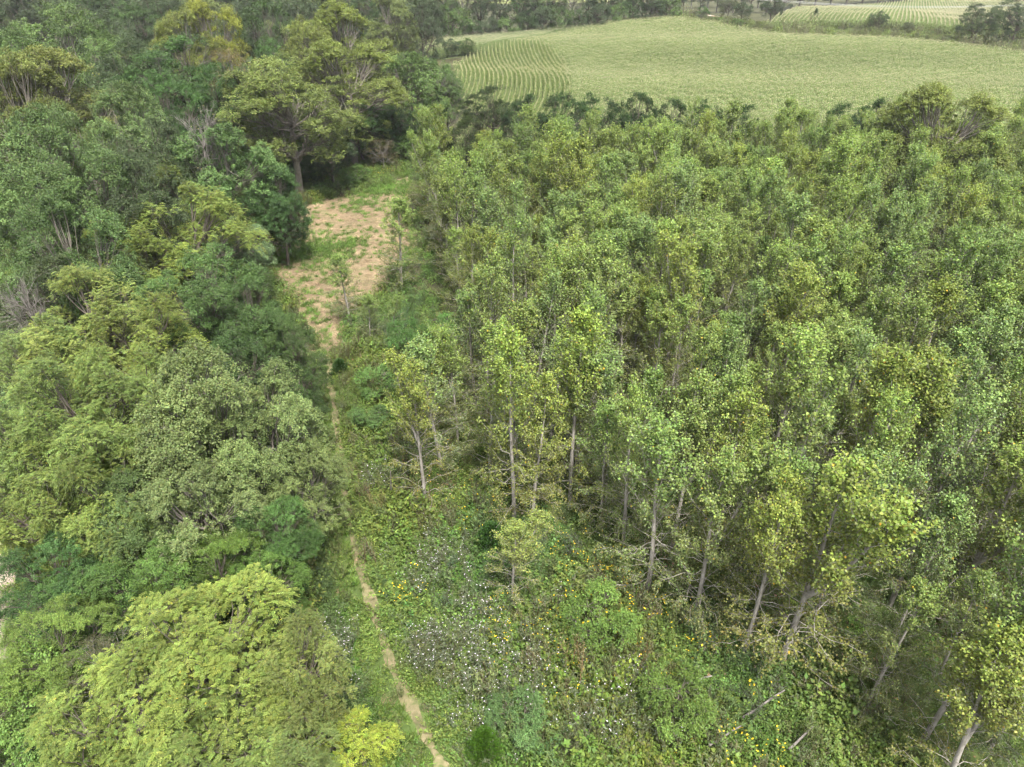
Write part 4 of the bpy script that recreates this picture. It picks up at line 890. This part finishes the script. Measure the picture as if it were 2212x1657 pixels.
# ------------------------------------------------------------------ overhead wires, post, board, fallen sticks
def at_depth(px, py, Y): d = ray(px, py); return np.array([0, 0, CAM_H]) + d * (Y / d[1])
for j in range(4):
    Yw = 232 + j * 1.1; off = [0, 2.5, 6, 9][j]
    a, b, c = at_depth(1560, -12 + off * .5, Yw), at_depth(1860, 11 + off * .35, Yw), at_depth(2330, 3 + off * .25, Yw)
    X = np.array([a[0], b[0], c[0]]); cf = np.polyfit(X, [a[2], b[2], c[2]], 2); xs = np.linspace(X[0] - 22, X[2] + 20, 40)
    A_ = Acc(); A_.tubes(np.stack([xs, np.full(40, Yw), np.polyval(cf, xs)], 1), np.full(40, .017), 5)
    m_ = bpy.data.materials.get('wire') or noise_mat('wire', [(.45, .45, .45), (.5, .5, .5)], 1, bump=0, rough=.4)
    tag(link('power_line', A_.mesh('power_line', m_, True)), '%s of the pale overhead wires crossing above the far cornfield' % ['highest', 'second', 'third', 'lowest'][j], 'wire', 'overhead wires')
    ends = (xs[0], xs[-1], np.polyval(cf, xs[0]), np.polyval(cf, xs[-1]))
for x, z, nm in ((ends[0], ends[2], 'behind the far hedge trees'), (ends[1], ends[3], 'beyond the right edge of the view')):
    g = float(terr(x, 233.6)); P_ = Acc(); P_.tubes(np.array([[0, 0, 0], [0, 0, z + 1.2 - g]]), np.array([.16, .11]), 8)
    e = bpy.data.objects.new('utility_pole', None); COL.objects.link(e); e.location = (x, 233.6, g - .1); tag(e, 'wooden pole carrying the overhead wires ' + nm, 'pole', 'wire poles')
    link('post', P_.mesh('post', M['bark_dark'], True), e)
    P_ = Acc(); P_.tubes(np.array([[0, -2.2, z - g - .1], [0, 2.2, z - g - .1]]), np.array([.07, .07]), 4); link('crossarm', P_.mesh('crossarm', M['bark_dark']), e)
p = G(1541, 40); A_ = Acc(); A_.tubes(np.array([[-1.9, 0, .75], [1.9, -.4, .25]]), np.array([.16, .14]), 6)
o = link('fallen_board', A_.mesh('fallen_board', noise_mat('board', [(.55, .30, .22), (.70, .62, .55)], 1.5, bump=0), True)); o.location = p; tag(o, 'pale reddish board leaning in the grass right of the round bush', 'board')
for k, (px, py, an, ln) in enumerate([(1640, 1552, .5, 2.0), (1720, 1620, .6, 1.3), (1560, 1610, .45, 1.4), (1500, 1500, .2, 1.1), (848, 1078, 1.5, .9)]):
    p = G(px, py); A_ = Acc(); t = np.linspace(-.5, .5, 5)
    z0 = .55
    q = np.stack([t * ln * math.cos(an), t * ln * math.sin(an), z0 + .12 * t + .05 * np.sin(5 * t)], 1)
    if k == 4: q = np.stack([t * .1, t * 0, (t + .5) * 1.7], 1)
    A_.tubes(q, np.array([.05, .045, .04, .035, .025]), 6); o = link('fallen_branch' if k < 4 else 'stump', A_.mesh('stick', M['bark_dead'], True)); o.location = p
    tag(o, ['longest pale fallen branch in the lower right meadow', 'short pale fallen branch near the bottom right', 'pale stick left of the longest fallen branch', 'thin pale stick lying in the yellow flowers', 'short pale dead stump left of the front saplings'][k], 'branch' if k < 4 else 'stump')

# ------------------------------------------------------------------ summer haze: even air round camera and land
def haze(density):
    x0, x1, y0, y1, z0, z1 = -3050, 3050, -450, 3560, -1.5, 36.
    v = [(x, y, z) for z in (z0, z1) for y in (y0, y1) for x in (x0, x1)]
    me = bpy.data.meshes.new('haze'); me.from_pydata(v, [], [(0, 2, 3, 1), (4, 5, 7, 6), (0, 1, 5, 4), (2, 6, 7, 3), (0, 4, 6, 2), (1, 3, 7, 5)])
    m, n, l = new_mat('haze'); pv = n.new('ShaderNodeVolumePrincipled'); pv.inputs['Color'].default_value = (.86, .91, .95, 1); pv.inputs['Density'].default_value = density; pv.inputs['Anisotropy'].default_value = .2
    o = n.new('ShaderNodeOutputMaterial'); l.new(pv.outputs[0], o.inputs['Volume']); me.materials.append(m)
    tag(link('haze', me), 'thin pale summer haze in the air over the fields', 'haze', kind='stuff')
HAZE = 0.0002
if HAZE: haze(HAZE)
